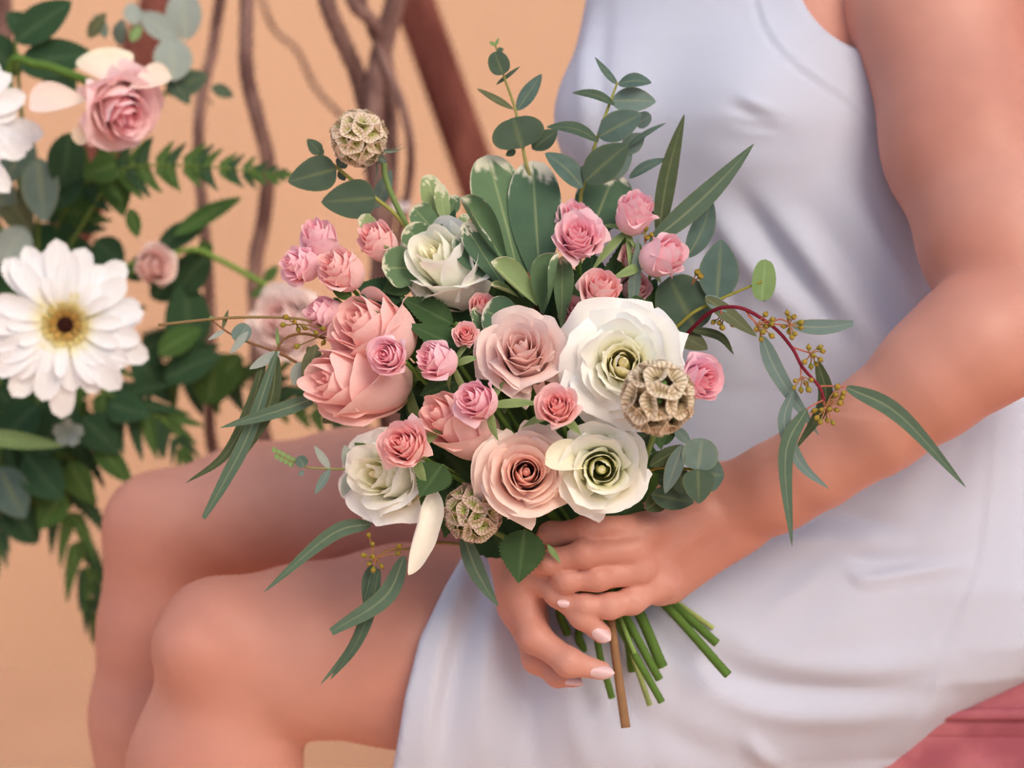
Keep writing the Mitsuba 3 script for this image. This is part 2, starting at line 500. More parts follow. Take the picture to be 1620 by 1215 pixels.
# ---- the dress
def dress_mesh():
    F = Field([-.12, 0.0, .18], [.62, .50, 1.17], 0.0036)
    grow = 0.008
    F.add(lambda x, y, z: torso_d(x, y, z, grow), [-.2, -.02, .30], [.62, .62, 1.22])
    # bust
    F.cone(W(975, 185, .195), W(1000, 195, .20), S(80), S(78), 0.07)
    F.cone(W(1185, 185, .150), W(1200, 200, .17), S(84), S(84), 0.06)
    A = F.like()
    g = 22
    chain_px(A, [(q[0], q[1], q[2], q[3] + h_) for q, h_ in zip(NEAR_LEG[:3], (38, 38, 30))] + [(560, 1030, .190, 164)], 0.02)
    chain_px(A, [(1280, 1040, 0.235, 176), (980, 1075, 0.205, 178), (620, 1080, 0.195, 174), (540, 1090, 0.195, 165)], 0.04)
    chain_px(A, [(1100, 1120, 0.215, 150), (560, 1180, 0.205, 150)], 0.05)
    B = F.like()
    chain_px(B, [(q[0], q[1], q[2], q[3] + g) for q in FAR_LEG[:3]], 0.02)
    A.merge(B, 0.10)
    F.merge(A, 0.06)
    x, y, z = np.meshgrid(*[(F.lo[k] + F.h * np.arange(F.n[k])).astype(np.float32) for k in range(3)], indexing='ij')
    # where each point stands in the photograph: only to place the cloth's folds
    d = (y - CAM[1]) * FWD[1] + (z - CAM[2]) * FWD[2]
    px = (x - CAM[0]) / d / K + 810
    py = 607.5 - ((y - CAM[1]) * UP[1] + (z - CAM[2]) * UP[2]) / d / K

    # armhole: the cloth ends on a round line in front of the shoulder
    cx, cy, R = 1402, -62, 146
    hole = np.sqrt((px - cx) ** 2 + (py - cy) ** 2) - R
    F.d = -smin(-F.d, (hole * 0.0005 * 1.1).astype(np.float32), 0.006)
    # hem across the near thigh
    hx = np.interp(py[:, :, :], [600, 700, 800, 850, 880, 930, 1010, 1100, 1215, 1400], [830, 815, 775, 750, 732, 703, 664, 641, 622, 600]).astype(np.float32)
    hem = (hx - px) * 0.0005 * 1.1
    F.d = -smin(-F.d, -hem.astype(np.float32), 0.009)
    floor_cut = (py - 1330) * 0.00055
    F.d = np.maximum(F.d, floor_cut.astype(np.float32))
    return F.mesh()


FOLDS = [
    # folds across the waist
    ([(1120, 320), (1190, 420), (1290, 520)], 22, .008), ([(1170, 310), (1240, 410), (1330, 530)], 20, -.009), ([(1215, 320), (1300, 430), (1400, 560)], 26, .008), ([(1280, 330), (1370, 450), (1420, 520)], 26, -.007),
    ([(1090, 330), (1130, 430), (1190, 560)], 26, -.007), ([(1330, 300), (1420, 430), (1460, 500)], 24, .006),
    # puckers at the bust
    ([(1150, 165), (1180, 178), (1215, 190)], 10, -.003), ([(1160, 195), (1195, 200), (1240, 205)], 9, -.0025), ([(1170, 150), (1200, 165), (1235, 176)], 9, .003), ([(1120, 215), (1190, 225), (1270, 222)], 24, -.003),
    # princess seam
    ([(1185, -40), (1205, 40), (1245, 95), (1310, 145), (1380, 195)], 6, -.0022), ([(1193, -50), (1214, 36), (1254, 89), (1318, 138), (1388, 188)], 6, .0016),
    # vertical folds at the front edge
    ([(935, 0), (922, 120), (930, 260)], 14, .003), ([(960, 0), (950, 120), (955, 250)], 14, -.003),
    # below the forearm
    ([(1180, 870), (1290, 858), (1420, 850)], 22, 0.00520), ([(1250, 825), (1340, 815), (1440, 840)], 20, -0.00520), ([(1350, 905), (1370, 918), (1450, 905), (1530, 893)], 12, 0.00585), ([(1340, 880), (1400, 888), (1480, 875)], 14, -0.00520),
    ([(1200, 960), (1300, 880), (1360, 830)], 24, -0.00390), ([(1390, 940), (1300, 1000), (1200, 1030)], 30, 0.00390), ([(1180, 1000), (1260, 930), (1330, 870)], 22, 0.00390),
    # across the lap
    ([(1060, 1010), (1180, 1080), (1330, 1096), (1490, 1085)], 26, -0.00780), ([(1050, 1040), (1190, 1115), (1340, 1128), (1480, 1110)], 26, 0.00650), ([(1100, 980), (1230, 1045), (1380, 1060), (1500, 1040)], 26, 0.00520),
    ([(980, 1100), (1090, 1180), (1200, 1215)], 30, -0.00520), ([(1400, 1215), (1445, 1140), (1500, 1060)], 20, 0.00520), ([(1180, 1160), (1200, 1190), (1240, 1215)], 16, 0.00520),
    # side seam
    ([(1568, 600), (1560, 750), (1540, 900), (1480, 1050), (1450, 1150)], 6, -.001), ([(1577, 600), (1569, 750), (1549, 900), (1489, 1050), (1459, 1150)], 6, .0008),
    ([(1500, 640), (1450, 740), (1400, 800)], 26, .004), ([(1545, 650), (1500, 760), (1450, 830)], 22, -.003),
    # skirt near the hem
    ([(770, 900), (735, 1000), (712, 1100), (700, 1215)], 20, -.008), ([(742, 910), (706, 1000), (684, 1100), (668, 1215)], 18, .006), ([(800, 900), (775, 1010), (762, 1110), (760, 1215)], 24, .007),
    ([(850, 960), (835, 1060), (838, 1150), (850, 1230)], 24, -.008), ([(905, 1000), (900, 1090), (915, 1160), (940, 1230)], 26, .007), ([(985, 1060), (1000, 1130), (1030, 1215)], 26, -.006),
]
mat('dress_cloth', rgb(199, 204, 222))
dv, df = dress_mesh()


def pixels(v):
    d = (v - CAM) @ FWD
    return np.stack([(v - CAM) @ RIGHT / d / K + 810, 607.5 - (v - CAM) @ UP / d / K], 1)


def add_folds(mesh, folds):
    """Ridges (amplitude > 0) and valleys of the cloth along lines, as displacement of its front."""
    q, n = pixels(np.asarray(mesh.vertices)), np.asarray(mesh.vertex_normals)
    front = sstep(0.05, 0.45, -(n @ FWD))
    out = np.zeros(len(q))
    for pts, width, amp in folds:
        p = catmull(np.array(pts, float), 14)
        best, tt = np.full(len(q), 1e9), np.zeros(len(q))
        for i in range(len(p) - 1):
            a, ab = p[i], p[i + 1] - p[i]
            t = np.clip(((q - a) @ ab) / (ab @ ab), 0, 1)
            d = ((q - a - t[:, None] * ab) ** 2).sum(1)
            on = d < best
            best, tt = np.where(on, d, best), np.where(on, (i + t) / (len(p) - 1), tt)
        out += amp * np.exp(-best / width ** 2) * np.sin(np.pi * np.clip(0.08 + 0.84 * tt, 0, 1))
    mesh.vertices = mesh.vertices + n * (out * front)[:, None]


dm = trimesh.Trimesh(dv, df, process=False)
trimesh.smoothing.filter_taubin(dm, lamb=0.5, nu=0.53, iterations=14)
add_folds(dm, FOLDS)
part('dress', person, (np.asarray(dm.vertices), np.asarray(dm.faces)), 'dress_cloth', smooth=True, label='plain white sleeveless dress')
# ------------------------------------------------------------------ builders of flowers, leaves and stems
def thin(key, rough, trans, spec=0.5):
    scene[key] = {'type': 'principledthin', 'base_color': VC, 'roughness': rough, 'diff_trans': trans, 'eta': 1.35, 'spec_trans': 0.0}


thin('petal', 0.7, 0.46)
thin('leaf', 0.42, 0.35)
thin('leaf_gloss', 0.30, 0.30)
mat('solid_plant', VC)
BIND = (955, 905, 0.088)


def frame_of(axis, roll=0.0):
    z = unit(axis)
    x = np.cross(UP, z)
    x = unit(x) if np.linalg.norm(x) > 1e-3 else RIGHT
    y = np.cross(z, x)
    c, s = math.cos(roll), math.sin(roll)
    return np.stack([x * c + y * s, -x * s + y * c, z], 1)


def lerp(a, b, t):
    return a + (b - a) * t


def plain(v, c, jit=0.0, seed=0):
    col = np.tile(np.asarray(c, float), (len(v), 1))
    if jit:
        col = col * (1 + jit * (meshkit.noise(np.asarray(v) * 350, seed)[:, None] - 0.5))
    return col


ROSE = {  # base, middle, lip, heart (middle of the innermost petals)
    'white': (lin(255, 244, 200), lin(254, 252, 243), lin(253, 253, 251), lin(255, 246, 212)),
    'cream': (lin(254, 247, 202), lin(254, 252, 240), lin(253, 253, 250), lin(254, 249, 212)),
    'dusty': (lin(247, 232, 216), lin(247, 222, 217), lin(248, 231, 226), lin(243, 208, 203)),
    'blush': (lin(250, 234, 214), lin(250, 224, 214), lin(251, 236, 228), lin(252, 212, 201)),
    'pink': (lin(253, 236, 218), lin(254, 214, 209), lin(254, 217, 213), lin(254, 194, 188)),
    'spray': (lin(253, 240, 214), lin(254, 212, 221), lin(254, 219, 227), lin(254, 184, 199)),
    'coral': (lin(253, 238, 212), lin(254, 212, 210), lin(254, 218, 217), lin(254, 185, 186)),
    'lilac': (lin(250, 232, 236), lin(252, 226, 238), lin(253, 208, 219), lin(252, 186, 200)),
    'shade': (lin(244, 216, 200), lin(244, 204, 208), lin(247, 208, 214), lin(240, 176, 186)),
    'palest': (lin(252, 244, 234), lin(253, 240, 236), lin(253, 242, 240), lin(252, 222, 220)),
    'garden': (lin(252, 242, 222), lin(253, 230, 229), lin(253, 224, 227), lin(252, 190, 203)),
}


def petal_mesh(R, H, t, o, phi, rng, pal, big=True, ruffle=0.05, extra=0.0):
    """One petal in the flower's own space: t 0 = innermost, 1 = outermost; o = openness."""
    nu, nv = (15, 17) if big else (11, 13)
    if t < 0.18:
        nv += 6
    s = np.linspace(0, 1, nu)[:, None] ** 0.9
    v = np.linspace(-1, 1, nv)[None]
    rho = R * lerp(0.015, lerp(0.62, 0.88, o), t ** 0.9) * (1 + 0.07 * o * rng.normal() * (t > .2))                           # mouth radius
    bul = R * lerp(0.13, lerp(0.92, 0.72, o), t ** 0.75)                           # belly radius
    h = H * lerp(0.90 + 0.12 * math.sin(math.pi * min(t * 1.3, 1)), 0.99 - 0.10 * t - 0.32 * t ** 2.5, o) * (1 + 0.03 * rng.normal())
    flare = o * float(sstep(0.04, 0.42, t))
    vm = np.abs(v)
    top = 1 - lerp(0.10, 0.22, t) * vm ** rng.uniform(1.35, 2.8) - 0.03 * np.cos(3 * v + phi)
    ss = s * top
    # Bezier profile
    p0, p1, p2, p3 = (0.06 * R, 0.0), (bul * lerp(1.15, 0.85, flare), 0.05 * H), (lerp(max(bul, rho * 0.9) * 1.02, 0.70 * rho, flare), 0.58 * h), (rho, h)
    a, b, c, d = (1 - ss) ** 3, 3 * ss * (1 - ss) ** 2, 3 * ss ** 2 * (1 - ss), ss ** 3
    r = a * p0[0] + b * p1[0] + c * p2[0] + d * p3[0]
    z = a * p0[1] + b * p1[1] + c * p2[1] + d * p3[1]
    span = lerp(4.4, lerp(3.0, 2.15, o), min(1, t * 1.6) ** 0.6)
    wid = np.sqrt(np.clip(np.sin(np.pi * (0.10 + 0.74 * s ** 0.85)), 0.02, 1))
    th = phi + v * wid * span / 2
    # spiral overlap, rolled lip and rolled flanks
    r = r * (1 + lerp(0.16, 0.07, t) * v * s)
    lip = sstep(0.72, 1.0, s) ** 1.6
    curl = (0.03 + 0.20 * t ** 1.5 * (0.25 + 0.85 * o) + extra * t) * R * (1 + 0.3 * rng.normal())
    roll = vm ** 3 * (0.3 + 0.7 * t) * (0.3 + 0.7 * o)
    r = r + curl * lip * (0.8 + roll)
    z = z - curl * lip ** 2 * (0.35 + 0.75 * roll)
    q = rng.uniform(0, 50, 2)
    nz = meshkit.fbm(np.stack([v * 1.9 + q[0] + 0 * s, s * 1.6 + q[1] + 0 * v, 0 * s * v + phi], -1), 3) - 0.5
    r = r + R * ruffle * nz * (0.3 + 1.6 * lip) * lerp(0.6, 1.6, t)
    z = z + H * ruffle * 0.8 * (meshkit.noise(np.stack([v * 3 + q[1] + 0 * s, s * 2 + 0 * v, 0 * s * v], -1), 3) - 0.5) * lip
    P = np.stack([r * np.cos(th), r * np.sin(th), z + 0 * v], -1).reshape(-1, 3)
    base, mid, tipc, heart = pal
    m = lerp(heart, mid, sstep(0.0, 0.65, t))
    col = base + (m - base) * sstep(0.12, 0.5, s + 0 * v)[..., None]
    col = col + (tipc - m) * (sstep(0.72, 1.0, s + 0.05 * nz) * lerp(0.55, 1.0, t))[..., None]
    if t > 0.9:                                                                   # weathered guard petals
        gr = sstep(0.10, 0.30, nz) * 0.35
        col = col * (1 - gr[..., None]) + gr[..., None] * (0.75 * tipc + 0.25 * base)
    return (P, grid_faces(nu, nv)), np.clip(col.reshape(-1, 3), 0, 0.97)


def sepal_mesh(R, L, ang, bend, rng):
    nu, nv = 10, 5
    s = np.linspace(0, 1, nu)[:, None]; v = np.linspace(-1, 1, nv)[None]
    wd = 0.20 * R * np.sin(np.pi * np.clip(s * 0.86 + 0.14, 0, 1)) ** 0.8 * (1 - s ** 3)
    r = 0.10 * R + L * np.where(s < .2, s, .2 + (s - .2) * (0.55 + 0.4 * bend)) * (0.35 + 0.65 * bend) + 0.12 * R * np.sin(np.pi * s)
    z = 0.02 * R + L * (s * (1 - bend) - 0.55 * bend * s ** 2) - 0.15 * wd * v ** 2
    x, y = r + 0 * v, v * wd
    c, sn = math.cos(ang), math.sin(ang)
    P = np.stack([x * c - y * sn, x * sn + y * c, z + 0 * v], -1).reshape(-1, 3)
    col = lin(108, 140, 78) + (lin(160, 182, 130) - lin(108, 140, 78)) * (0.5 + 0.5 * np.abs(v) * s)[..., None]
    return (P, grid_faces(nu, nv)), col.reshape(-1, 3)


def rose(label, pos, R, axis, pal, o=0.7, n=30, seed=1, stem=None, group=None, sepals=False, tall=1.0, ruffle=0.05, name='rose', roll=0.0, extra=0.0, special=(), stem_r=4.5, cat='rose', mouth=0.62):
    """pos: (px, py, depth) of the flower's mouth; R in pixels; axis seen by the viewer; stem: a list of further places down the stem."""
    rng = np.random.default_rng(seed)
    Rm = S(R, pos[2]); H = Rm * lerp(2.15, 1.25, o) * tall
    M = frame_of(vdir(*axis), roll)
    base = W(*pos) - M[:, 2] * H * mouth
    put = lambda P: base + P @ M.T
    k = thing(name, label, cat, group)
    big = R > 55
    phi = rng.uniform(0, TAU)
    for i in range(n):
        t = (i / (n - 1)) ** lerp(1.0, 0.85, o)
        (P, f), col = petal_mesh(Rm, H, t, o, phi, rng, pal if isinstance(pal, tuple) else ROSE[pal], big, ruffle, extra)
        part('petal', k, (put(P), f), 'petal', color=col)
        phi += 2.39996 + rng.normal() * 0.16
    for sp in special:                                                           # petals that hang out of the flower
        part('petal', k, *sp)
    v, f = ball([0, 0, -0.02 * Rm], [0.20 * Rm, 0.20 * Rm, 0.17 * Rm], 2)
    hb, hf = ball([0, 0, 0.70 * H], [0.075 * Rm, 0.075 * Rm, 0.20 * H], 2)
    part('heart', k, (put(hb), hf), 'petal', color=plain(hb, (pal if isinstance(pal, tuple) else ROSE[pal])[3]))
    part('receptacle', k, (put(v), f), 'solid_plant', color=plain(v, lin(112, 140, 76)))
    if sepals:
        for j in range(5):
            (P, f), col = sepal_mesh(Rm, H * rng.uniform(.62, .95), j * TAU / 5 + rng.normal() * .15 + seed, float(np.clip(sepals + rng.normal() * .25, 0, 1.2)), rng)
            part('sepal', k, (put(P), f), 'leaf', color=col)
    pts = [base, base - M[:, 2] * Rm * 0.45] + [W(*q) for q in (stem or [BIND])]
    v, f = tube(pts, S(stem_r), 8, n=8 + 6 * len(pts))
    part('stem', k, (v, f), 'solid_plant', color=plain(v, lin(92, 124, 60), 0.25, seed))
    return k


OUTLINE = {
    'round': lambda s: np.sqrt(np.clip(1 - (2 * s - 1) ** 2, 0, 1)) ** 0.85 * (0.92 + 0.16 * (1 - s)),
    'oval': lambda s: np.sin(np.pi * np.clip(s, 0, 1) ** 0.85) ** 0.75,
    'lance': lambda s: np.sin(np.pi * (0.03 + 0.97 * s) ** 0.8) ** 0.8 * (1 - 0.12 * s),
    'obovate': lambda s: np.where(s < 0.66, 0.10 + 0.90 * np.sin(np.pi / 2 * s / 0.66) ** 1.25, np.sqrt(np.clip(1 - ((s - 0.66) / 0.34) ** 2.2, 0, 1))),
    'pointed': lambda s: np.sin(np.pi * s ** 0.72) ** 0.9 * (1 - 0.25 * s ** 3),
    'pinna': lambda s: (1 - s) ** 0.8 * sstep(-.05, .14, s),
    'heart': lambda s: np.where(s < 0.3, np.sqrt(np.clip(1 - ((0.3 - s) / 0.3) ** 2, 0, 1)), np.cos((s - 0.3) / 0.7 * np.pi / 2) ** 0.75),
}
GREEN = {  # blade, underside tint towards the base, midrib, margin
    'silver': (lin(106, 128, 118), lin(130, 150, 145), lin(155, 168, 137), lin(146, 153, 116)),
    'deep': (lin(75, 95, 78), lin(91, 109, 94), lin(123, 133, 97), lin(104, 113, 80)),
    'dollar': (lin(83, 106, 98), lin(106, 128, 121), lin(138, 150, 115), lin(112, 127, 96)),
    'olive': (lin(96, 102, 76), lin(112, 118, 89), lin(137, 142, 106), lin(103, 103, 71)),
    'willow': (lin(88, 111, 93), lin(102, 123, 105), lin(154, 165, 132), lin(120, 120, 86)),
    'willow_pale': (lin(115, 137, 133), lin(122, 144, 138), lin(163, 174, 154), lin(137, 145, 114)),
    'willow_dark': (lin(73, 88, 64), lin(90, 102, 75), lin(131, 139, 101), lin(95, 95, 65)),
    'rose': (lin(62, 88, 58), lin(77, 103, 67), lin(98, 124, 85), lin(68, 91, 55)),
    'light': (lin(122, 153, 98), lin(139, 167, 113), lin(161, 187, 131), lin(130, 157, 101)),
    'variegated': (lin(102, 130, 97), lin(110, 138, 103), lin(182, 196, 144), lin(218, 218, 192)),
    'variegated_dark': (lin(84, 110, 89), lin(94, 123, 98), lin(172, 188, 138), lin(218, 218, 201)),
    'variegated_pale': (lin(147, 167, 118), lin(154, 176, 126), lin(197, 209, 156), lin(218, 218, 190)),
    'wild': (lin(69, 101, 55), lin(83, 114, 63), lin(113, 140, 85), lin(78, 107, 58)),
    'wild_dark': (lin(53, 81, 58), lin(64, 93, 67), lin(86, 112, 82), lin(60, 84, 57)),
    'grey': (lin(157, 169, 161), lin(169, 181, 176), lin(180, 189, 171), lin(160, 169, 151)),
}


def leaf_mesh(base, tip, width, shape='oval', facing=(0, 0, 1), bow=0.0, sag=0.0, fold=0.15, cup=0.0, twist=0.0, green='silver', seed=0, margin=0.0, teeth=0, nu=26, nv=13, wave=0.0, mid_pts=None, cut=0.0):
    """A leaf between two points (metres); bow: sideways curve, sag: curve out of its plane, fold: V along the midrib, cup: rolled margins, all relative to the length or width."""
    rng = np.random.default_rng(seed)
    base, tip = np.asarray(base, float), np.asarray(tip, float)
    L = np.linalg.norm(tip - base)
    s = np.linspace(0, 1, nu)
    t0 = unit(tip - base); nrm = unit(np.asarray(facing) - t0 * (np.asarray(facing) @ t0)); side = np.cross(nrm, t0)
    arch = np.sin(np.pi * s)
    C = base + (tip - base) * s[:, None] + side * (bow * L * arch)[:, None] + nrm * (sag * L * arch)[:, None]
    if mid_pts is not None:
        C = catmull(mid_pts, nu)
    t = unit(np.gradient(C, axis=0))
    ang = twist * (s - 0.3)
    n1 = unit(nrm - t * (t @ nrm)[:, None]); s1 = np.cross(n1, t)
    sd = s1 * np.cos(ang)[:, None] + n1 * np.sin(ang)[:, None]; nn = np.cross(t, sd) * 1.0
    v = np.linspace(-1, 1, nv)
    half = OUTLINE[shape](s * (1 - cut)) * width / 2
    half[0] = max(half[0] * .3, width * 0.02)
    if not cut:
        half[-1] *= 0.3
    hw = half[:, None] * np.ones(nv)
    if teeth:
        hw = hw * (1 + 0.10 * teeth * (np.abs(v) > .95) * np.where(np.arange(nu) % 2, 1, -0.4)[:, None])
    if wave:
        hw = hw * (1 + wave * np.abs(v) * (meshkit.noise(np.stack([s[:, None] * 7 + 0 * v, 0 * s[:, None] + np.sign(v) * 3, 0 * s[:, None] * v + seed], -1)) - .5))
    lift = np.abs(v) * fold + cup * np.abs(v) ** 2.5
    if wave:
        lift = lift + wave * 0.8 * np.abs(v) ** 2 * np.sin(s[:, None] * 9 + seed + np.sign(v) * 1.3)
    a = np.cos(np.clip(cup, -1, 1) * 0.9 * np.abs(v))
    P = C[:, None] + sd[:, None] * (hw * v * a)[..., None] + nn[:, None] * (hw * lift)[..., None]
    blade, under, rib, edge = GREEN[green]
    q = P / max(width, 1e-4)
    mot = meshkit.fbm(q * 3.0 + seed, 3)
    col = blade + (under - blade) * (mot * 0.9)[..., None]
    ribw = np.exp(-(v / (0.55 / nv * 2)) ** 2)[None] * (1 - 0.6 * s[:, None])
    col = col + (rib - col) * (0.75 * ribw)[..., None]
    if margin:                                                                   # a cream edge with a ragged inner border
        dist = np.minimum(1 - np.abs(v)[None] + 0.35 * (1 - s)[:, None], (1 - s)[:, None] * 1.0 + 0 * v)
        rag = meshkit.fbm(np.stack([s[:, None] * 14 + 0 * v, np.sign(v)[None] * 5 + v * 3 + 0 * s[:, None], 0 * s[:, None] * v + seed * 3.7], -1), 3)
        m = 1 - sstep(0, 0.06, dist - margin * (0.15 + 4.2 * np.maximum(rag - 0.38, 0)))
        col = col * (1 - m[..., None]) + edge * m[..., None]
    else:
        e = (np.abs(v) > 0.95)[None] * np.ones((nu, 1)) * 0.5
        col = col * (1 - e[..., None]) + edge * e[..., None]
    return (P.reshape(-1, 3), grid_faces(nu, nv)), np.clip(col.reshape(-1, 3), 0, 0.95)


def leaf(k, base, tip, width, name='leaf', D=0.0, Dt=None, bsdf='leaf', facing=(0, 0, 1), stalk=True, via=None, **kw):
    """base and tip: places of the photograph, D and Dt their depths, width in pixels."""
    Dt = D if Dt is None else Dt
    if via is not None:
        pts = [(base[0], base[1], D)] + [(q[0], q[1], lerp(D, Dt, (i + 1) / (len(via) + 1)) if len(q) < 3 else q[2]) for i, q in enumerate(via)] + [(tip[0], tip[1], Dt)]
        kw['mid_pts'] = Wn(pts)
    (P, f), col = leaf_mesh(W(*base, D), W(*tip, Dt), S(width, D), facing=vdir(*facing), **kw)
    return part(name, k, (P, f), bsdf, color=col)


def stalk(k, pts, r0, r1=None, color=(104, 128, 70), n=24, sides=7, name='stem', label=None):
    r1 = r0 if r1 is None else r1
    P = Wn(pts)
    m = len(P)
    v, f = tube(P, [S(lerp(r0, r1, i / (m - 1)), pts[i][2]) for i in range(m)], sides, n=n)
    return part(name, k, (v, f), 'solid_plant', color=plain(v, lin(*color), 0.3, len(pts)), label=label)


def seed_capsule(k, c, r, out, seed=0):
    """A budding gum nut: rounded urn with a pointed cap."""
    prof = np.array([(0, -1.25), (.30, -1.1), (.72, -.62), (.95, 0), (.93, .30), (.98, .36), (.80, .62), (.45, .95), (.16, 1.35), (0, 1.5)])
    m = 10
    a = np.arange(m) * TAU / m
    v = np.stack([prof[:, :1] * np.cos(a), prof[:, :1] * np.sin(a), np.repeat(prof[:, 1:], m, 1)], -1).reshape(-1, 3)
    i, j = np.meshgrid(np.arange(len(prof) - 1), np.arange(m), indexing='ij')
    q = np.stack([i * m + j, i * m + (j + 1) % m, (i + 1) * m + (j + 1) % m, (i + 1) * m + j], -1).reshape(-1, 4)
    f = np.vstack([q[:, [0, 1, 2]], q[:, [0, 2, 3]]])
    h = v[:, 2]
    rng = np.random.default_rng(seed)
    g = rng.uniform(0, 1)
    col = lin(122, 128, 52) + (lin(168, 140, 66) - lin(122, 128, 52)) * np.clip(sstep(-.6, .5, h) * .6 + g * .5, 0, 1)[:, None]
    col = col + (lin(110, 84, 44) - col) * sstep(.9, 1.4, h)[:, None]
    part('seed_capsule', k, (c + v * r @ frame_of(out).T, f), 'solid_plant', color=col)


def seeds(k, joint, spots, r=6.0, D=0.0, twig=(168, 120, 84)):
    """A small umbel: spots in pixels, a thin twig from the joint to each capsule."""
    J = W(*joint, D)
    for i, (x, y) in enumerate(spots):
        rng = np.random.default_rng(int(x * 7 + y))
        c = W(x, y, D + rng.uniform(-.006, .006))
        o = unit(c - J + vdir(0, 0, 1) * .004)
        seed_capsule(k, c, S(r * rng.uniform(.85, 1.1), D), o, int(x * 13 + y))
        v, f = tube([J, (J + c) / 2 + unit(np.cross(o, FWD)) * .0006, c - o * S(r)], S(1.1), 5)
        part('twig', k, (v, f), 'solid_plant', color=plain(v, lin(*twig)))


def scabiosa(label, pos, R, axis, seed, inner, dark, rim, stem, n=26, bracts=0, eye=(.5, .22)):
    """A dried starflower head: papery pleated cups over a ball."""
    rng = np.random.default_rng(seed)
    Rm = S(R, pos[2]); c0 = W(*pos)
    M = frame_of(vdir(*axis), seed)
    k = thing('scabiosa_seed_head', label, 'seed head')
    v, f = ball(c0, Rm * 0.60, 3)
    part('core', k, (v, f), 'solid_plant', color=plain(v, lin(*inner) * 0.5))
    na, nr = 96, 8
    for i in range(n):
        zz = 1 - 1.80 * (i + 0.5) / n
        a = i * 2.39996
        d = np.array([math.sqrt(1 - zz * zz) * math.cos(a), math.sqrt(1 - zz * zz) * math.sin(a), zz])
        d = unit(d + rng.normal(size=3) * 0.05)
        F = frame_of(M @ d, rng.uniform(0, TAU))
        cr = Rm * 0.50 * rng.uniform(.92, 1.08)
        th = np.arange(na + 1) * TAU / na
        s = np.linspace(0, 1, nr)[:, None]
        pleat = np.cos(th * 24)[None]
        scal = 1 + 0.06 * np.cos(th * 5 + i)[None] + 0.02 * pleat
        r = cr * (0.16 + 0.84 * s) * scal
        z = Rm * 0.62 + cr * (0.42 * s ** 1.6 - 0.12 * sstep(.8, 1, s)) + cr * 0.014 * pleat * s
        P = c0 + np.stack([r * np.cos(th), r * np.sin(th), z + 0 * th], -1).reshape(-1, 3) @ F.T
        e = sstep(0.35, 0.9, s + 0 * th)
        col = lin(*inner) + (lin(*rim) - lin(*inner)) * e[..., None]
        st = sstep(.2, .8, pleat) * sstep(.15, .35, s) * (1 - 0.45 * sstep(.85, 1, s)) * 0.75
        col = col + (lin(*dark) - col) * (st + 0 * th)[..., None]
        col = col + (lin(*dark) * .6 - col) * (1 - sstep(eye[1] * .3, eye[1], s + 0 * th))[..., None] * eye[0]
        q = part('cup', k, (P, grid_faces(nr, na + 1)), 'petal', color=col.reshape(-1, 3))
        # the five dark bristles and the green nub at the cup's heart
        ms = []
        for j in range(5):
            b = j * TAU / 5 + i
            ms.append(tube([c0 + F @ np.array([0, 0, Rm * .62]), c0 + F @ np.array([cr * .48 * math.cos(b), cr * .48 * math.sin(b), Rm * .62 + cr * .26])], [cr * .06, cr * .02], 4))
        ms.append(ball(c0 + F[:, 2] * (Rm * .62 + cr * .06), cr * .15, 1))
        v, f = join(*ms)
        cc = np.vstack([plain(np.zeros((len(v) - 42, 3)), lin(58, 44, 34)), plain(np.zeros((42, 3)), lin(92, 128, 70))])
        part('bristle', q, (v, f), 'solid_plant', color=cc)
    if bracts:
        ax = unit(W(*stem[0]) - c0)
        B = frame_of(ax)
        for j in range(bracts):
            b = j * TAU / bracts
            o = B[:, 0] * math.cos(b) + B[:, 1] * math.sin(b)
            p0 = c0 + ax * Rm * .75 + o * Rm * .12
            p1 = c0 + ax * Rm * rng.uniform(.55, 1.25) + o * Rm * rng.uniform(.75, 1.05)
            (P, f), col = leaf_mesh(p0, p1, Rm * .20, 'lance', facing=ax * -1, sag=-.12, green='silver', seed=j, nu=12, nv=5)
            part('bract', k, (P, f), 'leaf', color=col)
    stalk(k, [pos] + list(stem), 5.0, 4.5, (124, 150, 92), name='stem')
    return k
# ------------------------------------------------------------------ the bouquet: roses
B2 = (950, 900, .086)
CUT = {  # where the cut stems leave the hand and where they end
    'a': [BIND, (975, 980, .050), (1047, 1111, .045)], 'b': [BIND, (988, 972, .058), (1043, 1075, .060)], 'c': [BIND, (1003, 955, .070), (1048, 1055, .072)],
    'd': [B2, (1037, 943, .080), (1152, 1068, .055)], 'e': [B2, (1047, 943, .090), (1134, 1018, .075)], 'f': [B2, (1052, 942, .098), (1129, 994, .095)],
    'g': [BIND, (985, 990, .066), (1028, 1116, .066)], 'h': [BIND, (888, 955, .080), (898, 1004, .085)], 'i': [BIND, (917, 995, .085), (924, 1030, .090)],
    'j': [BIND, (945, 1010, .062), (968, 1104, .066)], 'k': [BIND, (990, 1000, .075), (1000, 1062, .080)], 'l': [BIND, (984, 985, .045), (1004, 1034, .042)]}
rose('large open white rose with a butter yellow heart, behind the seed head', (986, 575, -.048), 101, (-.05, .12, 1), 'white', o=.95, n=34, seed=3, ruffle=.11, stem=CUT['d'], stem_r=7.5)
flop, fcol = leaf_mesh(W(918, 742, -.028), W(862, 735, -.062), S(60), 'obovate', facing=vdir(-.3, .35, 1), sag=.25, fold=.1, cup=.5, green='grey', seed=3)
rose('ivory rose with a pale green heart resting on the hand, below the large white rose', (952, 742, -.050), 84, (-.02, .02, 1), 'cream', o=.70, n=20, seed=15, ruffle=.085, tall=1.1, stem=CUT['a'], stem_r=6,
     special=[((flop), 'petal', True, np.tile(lin(250, 247, 226), (len(flop[0]), 1)))])
drop, _ = leaf_mesh(W(684, 772, -.010), W(646, 910, -.014), S(56), 'oval', facing=vdir(.3, .1, 1), sag=.10, fold=.25, cup=.95, green='grey', seed=5, wave=.2)
